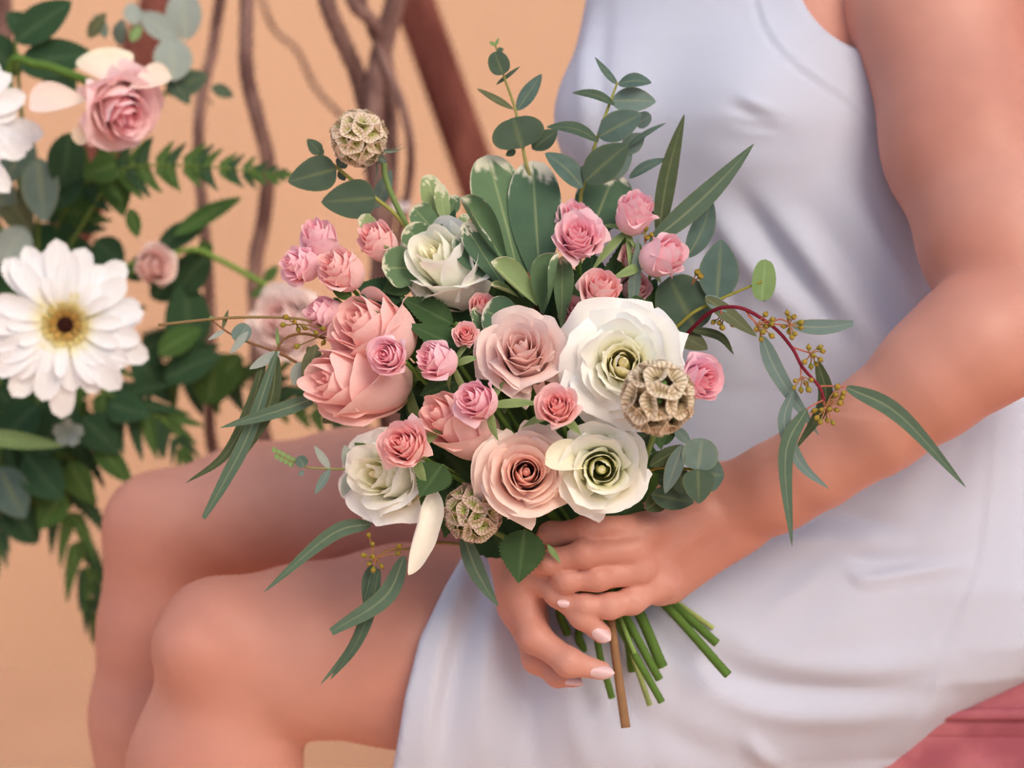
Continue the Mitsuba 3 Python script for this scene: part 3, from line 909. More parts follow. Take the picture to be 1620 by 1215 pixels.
rose('ivory rose with one long drooping petal, lowest on the side of the knees', (606, 752, .002), 88, (-.55, .12, .8), 'white', o=.80, n=24, seed=21, ruffle=.09, stem=CUT['h'], stem_r=7,
     special=[((drop), 'petal', True, np.tile(lin(251, 249, 240), (len(drop[0]), 1)))])
rose('half open white rose under the variegated leaves', (702, 416, .012), 88, (-.42, .42, .78), 'white', o=.5, n=20, seed=36, ruffle=.05, tall=1.1, stem=CUT['b'], stem_r=7)
rose('dusty pink rose with a tight spiral, beside the large white rose', (826, 556, -.034), 74, (-.05, .42, .9), 'dusty', o=.86, n=34, seed=6, ruffle=.06, tall=1.3, stem=CUT['c'], stem_r=9)
rose('pale blush rose with a coral heart, touching the lower seed head', (832, 748, -.046), 82, (.02, .12, 1), 'blush', o=.80, n=36, seed=44, ruffle=.05, tall=1.15, stem=CUT['e'], stem_r=7.5)
rose('upper of the two big pink roses, opening away from the dusty rose', (584, 518, -.006), 76, (-.62, .42, .66), 'pink', o=.30, n=20, seed=52, ruffle=.04, tall=.95, stem=CUT['i'], stem_r=7, sepals=.2)
rose('big pink rose opening downwards over the knees', (552, 600, .000), 80, (-.80, .02, .56), 'pink', o=.26, n=20, seed=58, ruffle=.045, tall=1.15, stem=CUT['j'], stem_r=6, sepals=.6)
rose('pink rose seen from the side with a drooping outer petal, under a spray rose bud', (716, 668, -.020), 64, (-.66, .40, .62), 'pink', o=.32, n=18, seed=63, ruffle=.05, tall=1.25, stem=CUT['k'], stem_r=7, sepals=.4)
rose('bright pink rose with lilac outer petals, half hidden by the seed head', (1112, 600, -.040), 48, (.52, .10, .85), 'lilac', o=.55, n=22, seed=70, ruffle=.06, stem=[B2])

SPRAY = 'small pink spray roses of the bouquet'
for args in [  # label, place, radius, axis, palette, openness, petals, seed, sepals, ruffle
    ('ruffled pink spray rose, outermost of the group under the tall seed head', (470, 418, .020), 37, (-.75, .20, .6), 'spray', .55, 26, 101, 0, .16),
    ('pink spray rose bud behind two others, pointing at the fern tip', (503, 374, .030), 37, (-.35, .75, .5), 'spray', .35, 20, 102, .3, .07),
    ('pink spray rose with a frilly pale mouth and a yellow green base', (535, 424, .004), 42, (-.62, .42, .66), 'coral', .40, 24, 103, .5, .09),
    ('pink spray rose bud closest to the pair of pointed eucalyptus leaves', (594, 378, .012), 37, (-.52, .55, .65), 'coral', .34, 20, 104, .4, .06),
    ('shaded pink spray rose facing the pale background rose', (510, 497, .020), 38, (-.85, .10, .5), 'spray', .45, 22, 105, .3, .09),
    ('tiny pink spray rose bloom nestled in the big pink rose', (612, 562, -.040), 38, (-.35, .05, .95), 'spray', .52, 24, 106, 0, .05),
    ('pale pink bud with a yellow base between the big pink and dusty roses', (686, 568, -.034), 37, (-.72, .22, .65), 'spray', .42, 22, 107, .8, .09),
    ('pink spray rose bud with a lifted outer petal, above the drooping pink rose', (750, 632, -.058), 41, (-.52, .22, .82), 'spray', .48, 22, 108, .9, .05),
    ('coral pink spray rose resting on the drooping ivory rose', (637, 702, -.050), 47, (-.30, .25, .9), 'coral', .55, 27, 109, .8, .09),
    ('coral pink spray rose bloom at the foot of the dusty rose', (880, 640, -.072), 40, (-.15, .35, .9), 'coral', .62, 24, 110, .7, .07),
    ('full ruffled pink spray rose beside the large variegated leaf', (914, 372, -.006), 46, (-.05, .45, .88), 'spray', .62, 32, 111, .3, .13),
    ('pale ruffled spray rose peeking out behind a fuller one', (908, 340, .022), 33, (-.05, .75, .6), 'spray', .55, 24, 112, 0, .13),
    ('pink spray rose with long green sepals, under the narrow upright leaf', (1006, 330, .006), 40, (.25, .72, .6), 'spray', .42, 24, 113, .95, .12),
    ('pink spray rose bud turned towards the arm', (1056, 402, .000), 42, (.75, .30, .55), 'spray', .38, 22, 114, .8, .06),
    ('pink spray rose with a cupped mouth, just above the large white rose', (950, 455, -.022), 41, (-.02, .62, .78), 'coral', .46, 26, 115, .5, .07),
    ('small half hidden spray rose between two larger pink buds', (1003, 402, .018), 25, (.1, .65, .75), 'coral', .45, 18, 116, 0, .12),
    ('pink spray rose bud squeezed between the half open white rose and a variegated leaf', (764, 482, -.006), 26, (.1, .55, .83), 'coral', .40, 18, 117, 0, .06),
    ('tight small pink spray rose with many petals, next to the serrated leaf', (736, 528, -.024), 24, (-.05, .35, .93), 'coral', .60, 24, 118, .4, .10),
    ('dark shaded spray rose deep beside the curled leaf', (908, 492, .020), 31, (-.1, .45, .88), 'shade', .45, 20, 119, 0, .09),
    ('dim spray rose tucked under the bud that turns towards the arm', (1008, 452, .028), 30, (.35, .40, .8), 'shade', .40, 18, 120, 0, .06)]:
    lb, pos, R, ax, pal, o, n, sd, sep, ruf = args
    rose(lb, pos, R, ax, pal, o=o, n=n, seed=sd, sepals=sep, ruffle=ruf, name='spray_rose', group=SPRAY, stem_r=3.6, tall=1.05, stem=[BIND] if sd % 3 else [B2])

# ------------------------------------------------------------------ seed heads
scabiosa('dried starflower seed head with dark bristles, sitting on the large white rose', (1041, 629, -.098), 65, (-.02, .12, 1), 5, (206, 188, 146), (84, 60, 48), (246, 230, 204), [(1030, 700, -.02), BIND], n=24, eye=(.95, .46))
scabiosa('beige seed head on a tall green stem, above the spray roses', (568, 219, .030), 50, (-.10, .22, .95), 8, (196, 204, 120), (176, 142, 116), (242, 224, 204), [(604, 250, .036), (648, 365, .05), BIND], n=28, bracts=11)
scabiosa('brown seed head with lime green cups, between the drooping ivory rose and the blush rose', (749, 811, -.020), 52, (-.12, .30, .95), 11, (184, 200, 92), (136, 106, 88), (222, 200, 184), [(800, 850, .04), BIND], n=26)

# ------------------------------------------------------------------ variegated leaves
k = thing('variegated_sprig', 'rosette of large green leaves with cream edges, behind the dusty pink rose', 'foliage')
VG = dict(shape='obovate', nu=40, nv=27, bsdf='leaf_gloss')
leaf(k, (828, 470), (770, 245), 88, D=.016, Dt=.050, facing=(.15, .15, 1), green='variegated', margin=.13, seed=1, fold=.10, sag=.05, **VG)
leaf(k, (856, 470), (842, 254), 86, D=.010, Dt=.040, facing=(-.12, .15, 1), green='variegated_dark', margin=.10, seed=2, fold=.16, **VG)
leaf(k, (925, 392), (972, 274), 92, D=.030, Dt=.050, facing=(-.1, .3, 1), green='variegated_dark', margin=.12, seed=3, fold=.1, **VG)
leaf(k, (806, 424), (728, 312), 52, D=.000, Dt=-.004, facing=(.25, .2, 1), green='variegated', margin=.06, seed=4, fold=.25, cup=.9, twist=.5, **VG)
leaf(k, (800, 458), (733, 352), 44, D=.000, Dt=-.010, facing=(.2, .25, 1), green='variegated_dark', margin=.13, seed=5, fold=.2, **VG)
leaf(k, (784, 448), (719, 374), 50, D=.004, Dt=-.004, facing=(.1, .45, 1), green='variegated_dark', margin=.06, seed=6, fold=.25, wave=.2, **VG)
leaf(k, (858, 498), (884, 400), 56, D=.000, Dt=-.012, facing=(-.5, -.1, 1), green='variegated', margin=.05, seed=7, fold=.3, cup=.95, twist=-.7, **VG)
leaf(k, (888, 520), (890, 405), 36, D=.012, Dt=.010, facing=(.5, .1, 1), green='variegated', margin=.06, seed=8, fold=.3, **VG)
leaf(k, (850, 484), (776, 414), 48, D=-.004, Dt=-.022, facing=(.3, .5, .8), green='variegated_pale', margin=.06, seed=9, fold=.35, cup=.5, **VG)
leaf(k, (832, 520), (764, 490), 66, D=-.006, Dt=-.016, facing=(-.25, .2, 1), green='variegated_dark', margin=.035, seed=10, fold=.15, **VG)
leaf(k, (820, 470), (776, 452), 22, D=-.006, Dt=-.024, facing=(.1, .8, .6), green='variegated_pale', margin=.10, seed=11, fold=.3, cup=.6, **VG)
leaf(k, (770, 545), (749, 486), 24, D=-.006, Dt=-.012, facing=(.4, .1, 1), green='variegated', margin=.16, seed=12, fold=.2, wave=.3, **VG)
stalk(k, [(846, 500, .012), (900, 760, .05), BIND, (966, 978, .036), (977, 1060, .034), (990, 1151, .030)], 5, 7.8, (146, 112, 82), n=40, sides=10, label='brown woody stem')
for i in range(26):
    rng = np.random.default_rng(900 + i)
    v, f = ball(W(846 + rng.normal() * 12, 498 + rng.normal() * 8, .002 + rng.normal() * .005), S(rng.uniform(2.5, 5)), 1)
    part('bud_scale', k, (v, f), 'solid_plant', color=plain(v, lin(74, 52, 36)))
k = thing('variegated_sprig', 'cluster of smaller cream edged leaves above the half open white rose', 'foliage')
for i, (b, t, wd, D, Dt, g, mg, fc) in enumerate([
        ((699, 360), (675, 276), 38, .034, .036, 'variegated_pale', .14, (.2, .1, 1)), ((706, 362), (695, 290), 26, .028, .026, 'variegated_pale', .20, (.35, .1, 1)),
        ((694, 372), (653, 327), 44, .030, .022, 'variegated', .10, (.0, .3, 1)), ((708, 352), (722, 308), 26, .040, .040, 'variegated', .12, (-.3, .2, 1)),
        ((682, 402), (642, 358), 48, .022, .012, 'variegated', .12, (-.1, .3, 1)), ((676, 424), (604, 424), 66, .020, .000, 'variegated', .11, (-.15, .2, 1)),
        ((606, 368), (567, 345), 28, .040, .030, 'variegated_pale', .14, (0, .3, 1)), ((712, 372), (742, 340), 20, .030, .030, 'variegated_pale', .2, (-.3, .5, 1))]):
    leaf(k, b, t, wd, D=D, Dt=Dt, facing=fc, green=g, margin=mg, seed=30 + i, fold=.18, wave=.14, **VG)
stalk(k, [(703, 345, .036), (690, 420, .040), (760, 560, .05), BIND], 4, 5, n=24)

# ------------------------------------------------------------------ eucalyptus
k = thing('eucalyptus_sprig', 'upright silver dollar eucalyptus sprig against the peach wall', 'eucalyptus')
stalk(k, [BIND, (880, 520, .05), (845, 310, .040), (831, 253, .036), (816, 176, .036), (797, 120, .036), (784, 72, .036)], 4.2, 1.4, (152, 150, 92), n=40)
EU = dict(bsdf='leaf', nu=22, nv=13)
for b, t, wd, sh, g, fc, D in [((826, 234), (812, 186), 84, 'round', 'deep', (.1, -.35, 1), .032), ((842, 236), (882, 206), 34, 'oval', 'deep', (.2, .5, .8), .042), ((816, 238), (800, 246), 13, 'oval', 'deep', (0, .3, 1), .04),
                               ((812, 173), (754, 140), 17, 'oval', 'olive', (.2, .6, .7), .036), ((818, 175), (857, 117), 26, 'oval', 'dollar', (-.2, .1, 1), .036), ((785, 134), (823, 105), 9, 'oval', 'deep', (.2, .6, .5), .04),
                               ((796, 118), (782, 82), 34, 'round', 'deep', (0, -.1, 1), .030), ((786, 80), (797, 78), 9, 'oval', 'deep', (0, .3, 1), .034), ((784, 72), (774, 66), 6, 'oval', 'light', (0, 0, 1), .034), ((784, 72), (789, 60), 5, 'oval', 'light', (0, 0, 1), .034)]:
    leaf(k, b, t, wd, D=D, shape=sh, green=g, facing=fc, seed=int(b[0]), fold=.10, **EU)
k = thing('eucalyptus_sprig', 'dense blue green eucalyptus sprig in front of the dress, pointing up', 'eucalyptus')
stalk(k, [BIND, (920, 480, .06), (918, 330, .040), (924, 290, .034), (942, 228, .030), (956, 188, .030), (967, 157, .030), (977, 130, .030)], 4.2, 1.8, (160, 164, 92), n=44)
for b, t, wd, sh, g, fc, sg, D in [
        ((976, 133), (941, 90), 15, 'lance', 'dollar', (.3, .3, .8), -.05, .030), ((978, 133), (1031, 131), 30, 'oval', 'dollar', (0, .5, .8), .12, .026), ((967, 160), (1038, 161), 44, 'oval', 'silver', (0, .3, 1), .05, .030),
        ((973, 166), (905, 147), 20, 'oval', 'deep', (.1, .5, .8), .14, .028), ((947, 217), (1016, 180), 48, 'oval', 'dollar', (-.1, .1, 1), .05, .024), ((1006, 197), (1030, 182), 26, 'round', 'willow_pale', (0, .2, 1), 0, .044),
        ((995, 231), (1055, 194), 13, 'lance', 'dollar', (.2, .6, .6), .05, .040), ((947, 224), (864, 201), 28, 'oval', 'deep', (.1, .6, .8), .15, .022), ((925, 288), (994, 228), 56, 'oval', 'deep', (-.1, .15, 1), .05, .018),
        ((950, 276), (1000, 238), 48, 'oval', 'willow_pale', (0, .1, 1), 0, .050), ((995, 282), (1055, 251), 22, 'oval', 'dollar', (.1, .6, .7), .08, .036), ((922, 297), (862, 242), 44, 'oval', 'dollar', (.15, .5, .8), .08, .020),
        ((985, 240), (1020, 212), 32, 'oval', 'silver', (0, .2, 1), 0, .046), ((935, 262), (900, 292), 20, 'oval', 'dollar', (0, .3, 1), 0, .05), ((955, 185), (985, 214), 40, 'oval', 'deep', (0, .2, 1), 0, .044)]:
    leaf(k, b, t, wd, D=D, Dt=D - .006, shape=sh, green=g, facing=fc, sag=sg, seed=int(t[0]), fold=.14, **EU)
k = thing('eucalyptus_sprig', 'eucalyptus sprig with two large pointed leaves beside the tall seed head', 'eucalyptus')
stalk(k, [BIND, (720, 500, .06), (642, 360, .050), (593, 313, .044), (558, 286, .044), (534, 266, .044), (504, 243, .044), (492, 232, .044)], 4.4, 2, (164, 164, 92), n=36)
for b, t, wd, sh, g, fc, D in [((532, 267), (455, 288), 58, 'heart', 'deep', (.05, .1, 1), .036), ((594, 313), (508, 320), 64, 'heart', 'deep', (.05, .1, 1), .036), ((507, 242), (486, 220), 22, 'heart', 'deep', (0, .1, 1), .040),
                               ((534, 264), (549, 250), 22, 'oval', 'dollar', (0, .1, 1), .050), ((594, 330), (619, 268), 30, 'oval', 'silver', (-.4, .1, 1), .056), ((506, 246), (512, 236), 8, 'oval', 'deep', (0, 0, 1), .04), ((536, 270), (546, 286), 14, 'oval', 'dollar', (.2, 0, 1), .05)]:
    leaf(k, b, t, wd, D=D, shape=sh, green=g, facing=fc, seed=int(t[0]), fold=.06, **EU)
k = thing('eucalyptus_sprig', 'eucalyptus sprig with three big round leaves reaching over the dress, beside the large white rose', 'eucalyptus')
stalk(k, [BIND, (1010, 600, .04), (1080, 509, .012), (1134, 476, .008), (1206, 445, .004)], 4, 2, (150, 146, 72), n=36)
for b, t, wd, sh, g, fc, D, Dt in [((1134, 478), (1141, 378), 64, 'oval', 'dollar', (-.1, .0, 1), .014, .02), ((1205, 476), (1211, 410), 42, 'round', 'light', (.35, .1, 1), .006, .006), ((1210, 477), (1196, 440), 20, 'oval', 'willow_pale', (.1, -.2, 1), .010, .012),
                                   ((1102, 524), (1058, 438), 88, 'round', 'deep', (0, .1, 1), .018, .024), ((1062, 522), (1120, 553), 38, 'oval', 'olive', (0, .4, .8), .024, .012), ((1116, 470), (1198, 533), 30, 'lance', 'olive', (.2, .4, 1), .004, -.006), ((1116, 468), (1150, 494), 26, 'oval', 'willow_pale', (.2, .5, .8), .006, .0)]:
    leaf(k, b, t, wd, D=D, Dt=Dt, shape=sh, green=g, facing=fc, seed=int(t[0]), fold=.08, **EU)
leaf(k, (1090, 520), (1161, 561), 15, D=.016, via=[(1138, 532)], shape='lance', green='willow_dark', seed=3, **EU)
k = thing('eucalyptus_sprig', 'bunch of round blue green eucalyptus leaves touching the wrist', 'eucalyptus')
stalk(k, [BIND, (985, 790, .03), (1032, 743, -.006), (1104, 743, -.028)], 3.5, 2.4, (140, 132, 70), n=24)
for b, t, wd, sh, g, fc, D in [((1104, 744), (1111, 693), 58, 'round', 'silver', (.05, .2, 1), -.030), ((1104, 742), (1106, 797), 52, 'heart', 'deep', (.1, -.25, 1), -.036), ((1112, 750), (1146, 752), 54, 'oval', 'dollar', (.3, 0, 1), -.018), ((1080, 704), (1052, 781), 32, 'oval', 'willow_pale', (-.55, .1, .8), -.028),
                               ((1076, 740), (1080, 784), 34, 'oval', 'deep', (0, 0, 1), -.014), ((1030, 782), (1098, 795), 40, 'oval', 'deep', (0, .3, 1), -.010), ((1022, 806), (1066, 776), 34, 'oval', 'willow_dark', (0, .3, 1), -.004), ((1028, 738), (1082, 704), 26, 'oval', 'willow_dark', (.1, .5, .8), -.014),
                               ((1032, 745), (1062, 716), 40, 'oval', 'rose', (0, .1, 1), .000), ((1036, 700), (1070, 682), 24, 'oval', 'rose', (0, .3, 1), -.002), ((1068, 678), (1094, 704), 20, 'lance', 'willow_pale', (.2, .2, 1), -.006), ((1040, 672), (1046, 712), 26, 'pointed', 'rose', (.2, .2, 1), -.020), ((1040, 760), (1080, 752), 44, 'oval', 'deep', (0, 0, 1), .004)]:
    leaf(k, b, t, wd, D=D, shape=sh, green=g, facing=fc, seed=int(t[0] + t[1]), fold=.08, **EU)
k = thing('eucalyptus_sprig', 'tiny grey eucalyptus sprig with a green tip in front of the thigh', 'eucalyptus')
stalk(k, [BIND, (700, 780, .05), (575, 746, .020), (522, 742, .012), (482, 738, .010), (436, 716, .010)], 2.6, 1.3, (140, 140, 92), n=36)
for b, t, wd, sh, g, D in [((482, 738), (472, 722), 20, 'round', 'dollar', .006), ((474, 745), (480, 752), 10, 'oval', 'willow_pale', .012), ((522, 742), (497, 705), 13, 'oval', 'grey', .012), ((522, 742), (498, 782), 14, 'oval', 'willow_pale', .010), ((557, 745), (545, 704), 22, 'oval', 'grey', .016), ((557, 746), (542, 785), 19, 'oval', 'grey', .014)]:
    leaf(k, b, t, wd, D=D, shape=sh, green=g, facing=(.1, .1, 1), seed=int(t[0]), fold=.1, **EU)
for i in range(9):
    x, y = lerp(466, 436, i / 8), lerp(732, 716, i / 8)
    leaf(k, (x, y), (x - 4, y + (9 if i % 2 else -9)), 9, D=.010, shape='oval', green='light', seed=i, facing=(.2, .2, 1), nu=8, nv=5)
k = thing('eucalyptus_sprig', 'thin brown eucalyptus twig with small coin leaves above the long hanging leaves', 'eucalyptus')
stalk(k, [BIND, (640, 640, .06), (503, 590, .026), (444, 560, .016), (389, 540, .014), (361, 526, .014), (334, 506, .014)], 3.2, 1.2, (126, 92, 66), n=44)
for b, t, wd, sh, g, D in [((372, 540), (393, 514), 30, 'round', 'willow_pale', .012), ((393, 524), (364, 560), 13, 'oval', 'grey', .008), ((356, 522), (329, 538), 8, 'oval', 'grey', .014), ((352, 520), (361, 490), 7, 'oval', 'olive', .014), ((338, 508), (332, 500), 9, 'oval', 'light', .014),
                           ((443, 556), (394, 584), 17, 'oval', 'grey', .010), ((500, 545), (485, 616), 32, 'oval', 'olive', .008), ((476, 572), (464, 610), 22, 'oval', 'grey', .018), ((548, 642), (510, 669), 26, 'oval', 'olive', .020), ((504, 580), (486, 548), 20, 'oval', 'willow_dark', .016), ((440, 550), (438, 516), 6, 'oval', 'light', .014)]:
    leaf(k, b, t, wd, D=D, shape=sh, green=g, facing=(.1, .15, 1), seed=int(t[0]), fold=.1, **EU)

# ------------------------------------------------------------------ seeded eucalyptus with long leaves
LN = dict(bsdf='leaf', nu=34, nv=13, shape='lance')
k = thing('seeded_eucalyptus', 'seeded eucalyptus branch with a red stem and gum nuts arching over the forearm', 'eucalyptus')
stalk(k, [BIND, (1050, 600, 0.030), (1110, 505, -0.016), (1164, 486, -0.049), (1218, 513, -0.055), (1252, 549, -0.059), (1269, 580, -0.061), (1296, 612, -0.063), (1304, 634, -0.063)], 3.4, 2.4, (132, 46, 60), n=60, label='dark red stem')
leaf(k, (1252, 514), (1350, 511), 26, D=-0.051, Dt=-0.045, green='willow_pale', bow=-.05, cut=.12, seed=1, **LN)
leaf(k, (1205, 532), (1296, 690), 28, D=-0.049, Dt=-0.055, via=[(1232, 594)], green='willow_pale', seed=2, **LN)
leaf(k, (1294, 572), (1258, 712), 25, D=-0.057, Dt=-0.055, via=[(1305, 635)], green='willow_dark', seed=3, facing=(-.4, 0, 1), **LN)
leaf(k, (1338, 612), (1529, 772), 29, D=-0.063, Dt=-0.067, via=[(1422, 656)], green='willow', seed=4, fold=.2, **LN)
leaf(k, (1276, 646), (1253, 866), 27, D=-0.065, Dt=-0.071, via=[(1243, 720)], green='willow', seed=5, fold=.2, **LN)
leaf(k, (1254, 618), (1312, 774), 23, D=-0.057, Dt=-0.059, via=[(1241, 672), (1268, 735)], green='willow_pale', seed=6, **LN)
for pts in [[(1304, 632, -0.063), (1288, 640, -0.065), (1276, 648, -0.065)], [(1296, 611, -0.063), (1320, 611, -0.063), (1340, 613, -0.063)], [(1216, 512, -0.055), (1235, 505, -0.053), (1252, 513, -0.051)], [(1180, 492, -0.051), (1196, 512, -0.051), (1205, 532, -0.049)]]:
    stalk(k, pts, 1.5, 1.2, (190, 112, 92), n=8, sides=5, name='leaf_stalk')
Z6 = lambda p: (1120 + p[0] * .1975, 460 + p[1] * .1975)
for J, sp in [((400, 270), [(460, 190), (515, 230), (510, 265), (390, 305), (440, 330), (425, 385), (510, 360), (465, 285)]), ((650, 280), [(635, 180), (690, 210), (650, 215), (740, 255), (742, 295), (610, 285), (650, 325), (695, 345), (672, 372)]),
              ((820, 500), [(808, 457), (895, 455), (920, 485), (845, 520), (900, 552), (775, 568), (825, 605), (865, 585)]), ((745, 690), [(700, 720), (785, 740), (825, 715), (690, 775), (745, 793), (805, 790)]),
              ((940, 930), [(1035, 772), (1085, 820), (1072, 860), (1020, 838), (1058, 900), (980, 905), (910, 953), (973, 950), (1030, 955), (855, 960), (873, 1017), (900, 1050), (955, 1035), (1000, 1057)]), ((110, 190), [(45, 250), (90, 255), (115, 293), (165, 235), (195, 272)])]:
    seeds(k, Z6(J), [Z6(q) for q in sp], r=4.7, D=-0.065 if J[0] > 200 else .006)
for a, b in [((320, 195), (400, 270)), ((490, 262), (650, 280)), ((685, 455), (820, 500)), ((745, 600), (745, 690)), ((905, 775), (940, 930)), ((905, 850), (940, 930)), ((100, 150), (110, 190))]:
    stalk(k, [(*Z6(a), -.060 if a[0] > 200 else -.02), (*Z6(b), -.062 if a[0] > 200 else -.02)], 1.6, 1.3, (190, 112, 92), n=5, sides=5, name='twig')
seeds(k, (1095, 450), [(1103, 431), (1108, 437)], r=5, D=.01)
k = thing('long_leaf_eucalyptus', 'three long narrow eucalyptus leaves standing above the spray rose that turns to the arm', 'eucalyptus')
stalk(k, [BIND, (1000, 560, .06), (1030, 430, .034), (1036, 372, .028)], 3.4, 2.4, n=24)
leaf(k, (1042, 372), (1083, 180), 33, D=.026, Dt=.034, green='willow_dark', bow=.03, seed=11, facing=(.25, 0, 1), **LN)
leaf(k, (1028, 384), (1193, 227), 38, D=.018, Dt=.010, green='willow', bow=-.03, seed=12, fold=.2, **LN)
leaf(k, (1086, 408), (1125, 312), 38, D=.030, Dt=.036, green='dollar', bow=-.06, seed=13, bsdf='leaf', nu=26, nv=13, shape='oval')
leaf(k, (1012, 330), (1046, 348), 14, D=.03, green='willow_dark', seed=14, **LN)
seeds(k, (1020, 385), [(1022, 362), (1024, 376), (1030, 372)], r=5, D=.004)
k = thing('seeded_eucalyptus', 'drooping eucalyptus branch with three long hanging leaves, next to the pale background rose', 'eucalyptus')
stalk(k, [BIND, (650, 600, .06), (560, 548, .030), (523, 538, .020), (480, 528, .016), (450, 536, .012), (436, 558, .010)], 3, 1.8, (122, 92, 60), n=44)
stalk(k, [(560, 548, .030), (500, 512, .016), (454, 503, .010), (360, 503, .012), (250, 514, .016)], 2.0, 2.4, (140, 118, 84), n=30, name='twig')
leaf(k, (438, 556), (322, 820), 24, D=.008, Dt=.004, via=[(396, 680), (356, 760)], green='willow', seed=21, cut=.10, fold=.25, **LN)
leaf(k, (420, 560), (293, 765), 20, D=.014, Dt=.012, via=[(398, 640), (356, 720)], green='willow_dark', seed=22, **LN)
leaf(k, (438, 562), (378, 724), 28, D=.010, Dt=.010, via=[(426, 640)], green='willow_dark', seed=23, cut=.2, **LN)
leaf(k, (505, 627), (348, 677), 25, D=.004, Dt=-.008, via=[(440, 650)], green='willow', seed=24, fold=.2, **LN)
seeds(k, (468, 512), [(453, 502), (448, 514), (466, 509), (472, 521), (482, 519), (500, 526), (511, 520)], r=4.6, D=.010, twig=(130, 110, 60))
seeds(k, (528, 520), [(529, 511), (532, 520), (526, 529), (512, 542), (470, 548)], r=4.6, D=.012, twig=(130, 110, 60))
k = thing('seeded_eucalyptus', 'eucalyptus branch with yellow green nuts hanging below the drooping ivory rose', 'eucalyptus')
stalk(k, [BIND, (720, 860, .07), (650, 868, .040), (610, 872, .026), (594, 890, .020)], 3, 1.6, (150, 128, 84), n=26)
leaf(k, (588, 828), (416, 938), 26, D=.018, Dt=.004, via=[(524, 846)], green='willow', seed=31, fold=.2, **LN)
leaf(k, (640, 880), (524, 1000), 32, D=.010, Dt=.000, via=[(608, 945)], green='willow', seed=32, cut=.14, fold=.15, **LN)
leaf(k, (594, 896), (506, 1084), 22, D=.022, Dt=.016, via=[(586, 948), (562, 1016)], green='willow', seed=33, **LN)
leaf(k, (600, 900), (522, 1076), 22, D=.018, Dt=.012, via=[(585, 965), (560, 1024)], green='deep', seed=34, **LN)
leaf(k, (590, 894), (578, 975), 22, D=.024, Dt=.022, via=[(582, 925)], green='deep', seed=36, **LN)
Z5 = lambda p: (400 + p[0] * .2593, 800 + p[1] * .2593)
seeds(k, Z5((745, 320)), [Z5(q) for q in [(708, 180), (730, 235), (678, 303), (730, 312), (712, 352), (735, 390), (785, 368), (893, 248), (885, 290)]], r=4.6, D=.012)
k = thing('long_leaf_eucalyptus', 'single narrow eucalyptus leaf hanging over the skirt below the lower seed head', 'eucalyptus')
stalk(k, [BIND, (800, 850, .06), (740, 838, .020), (733, 848, .014)], 2.4, 1.8, n=16)
leaf(k, (732, 842), (789, 960), 30, D=.014, Dt=.006, green='willow', bow=-.05, seed=35, fold=.2, **LN)

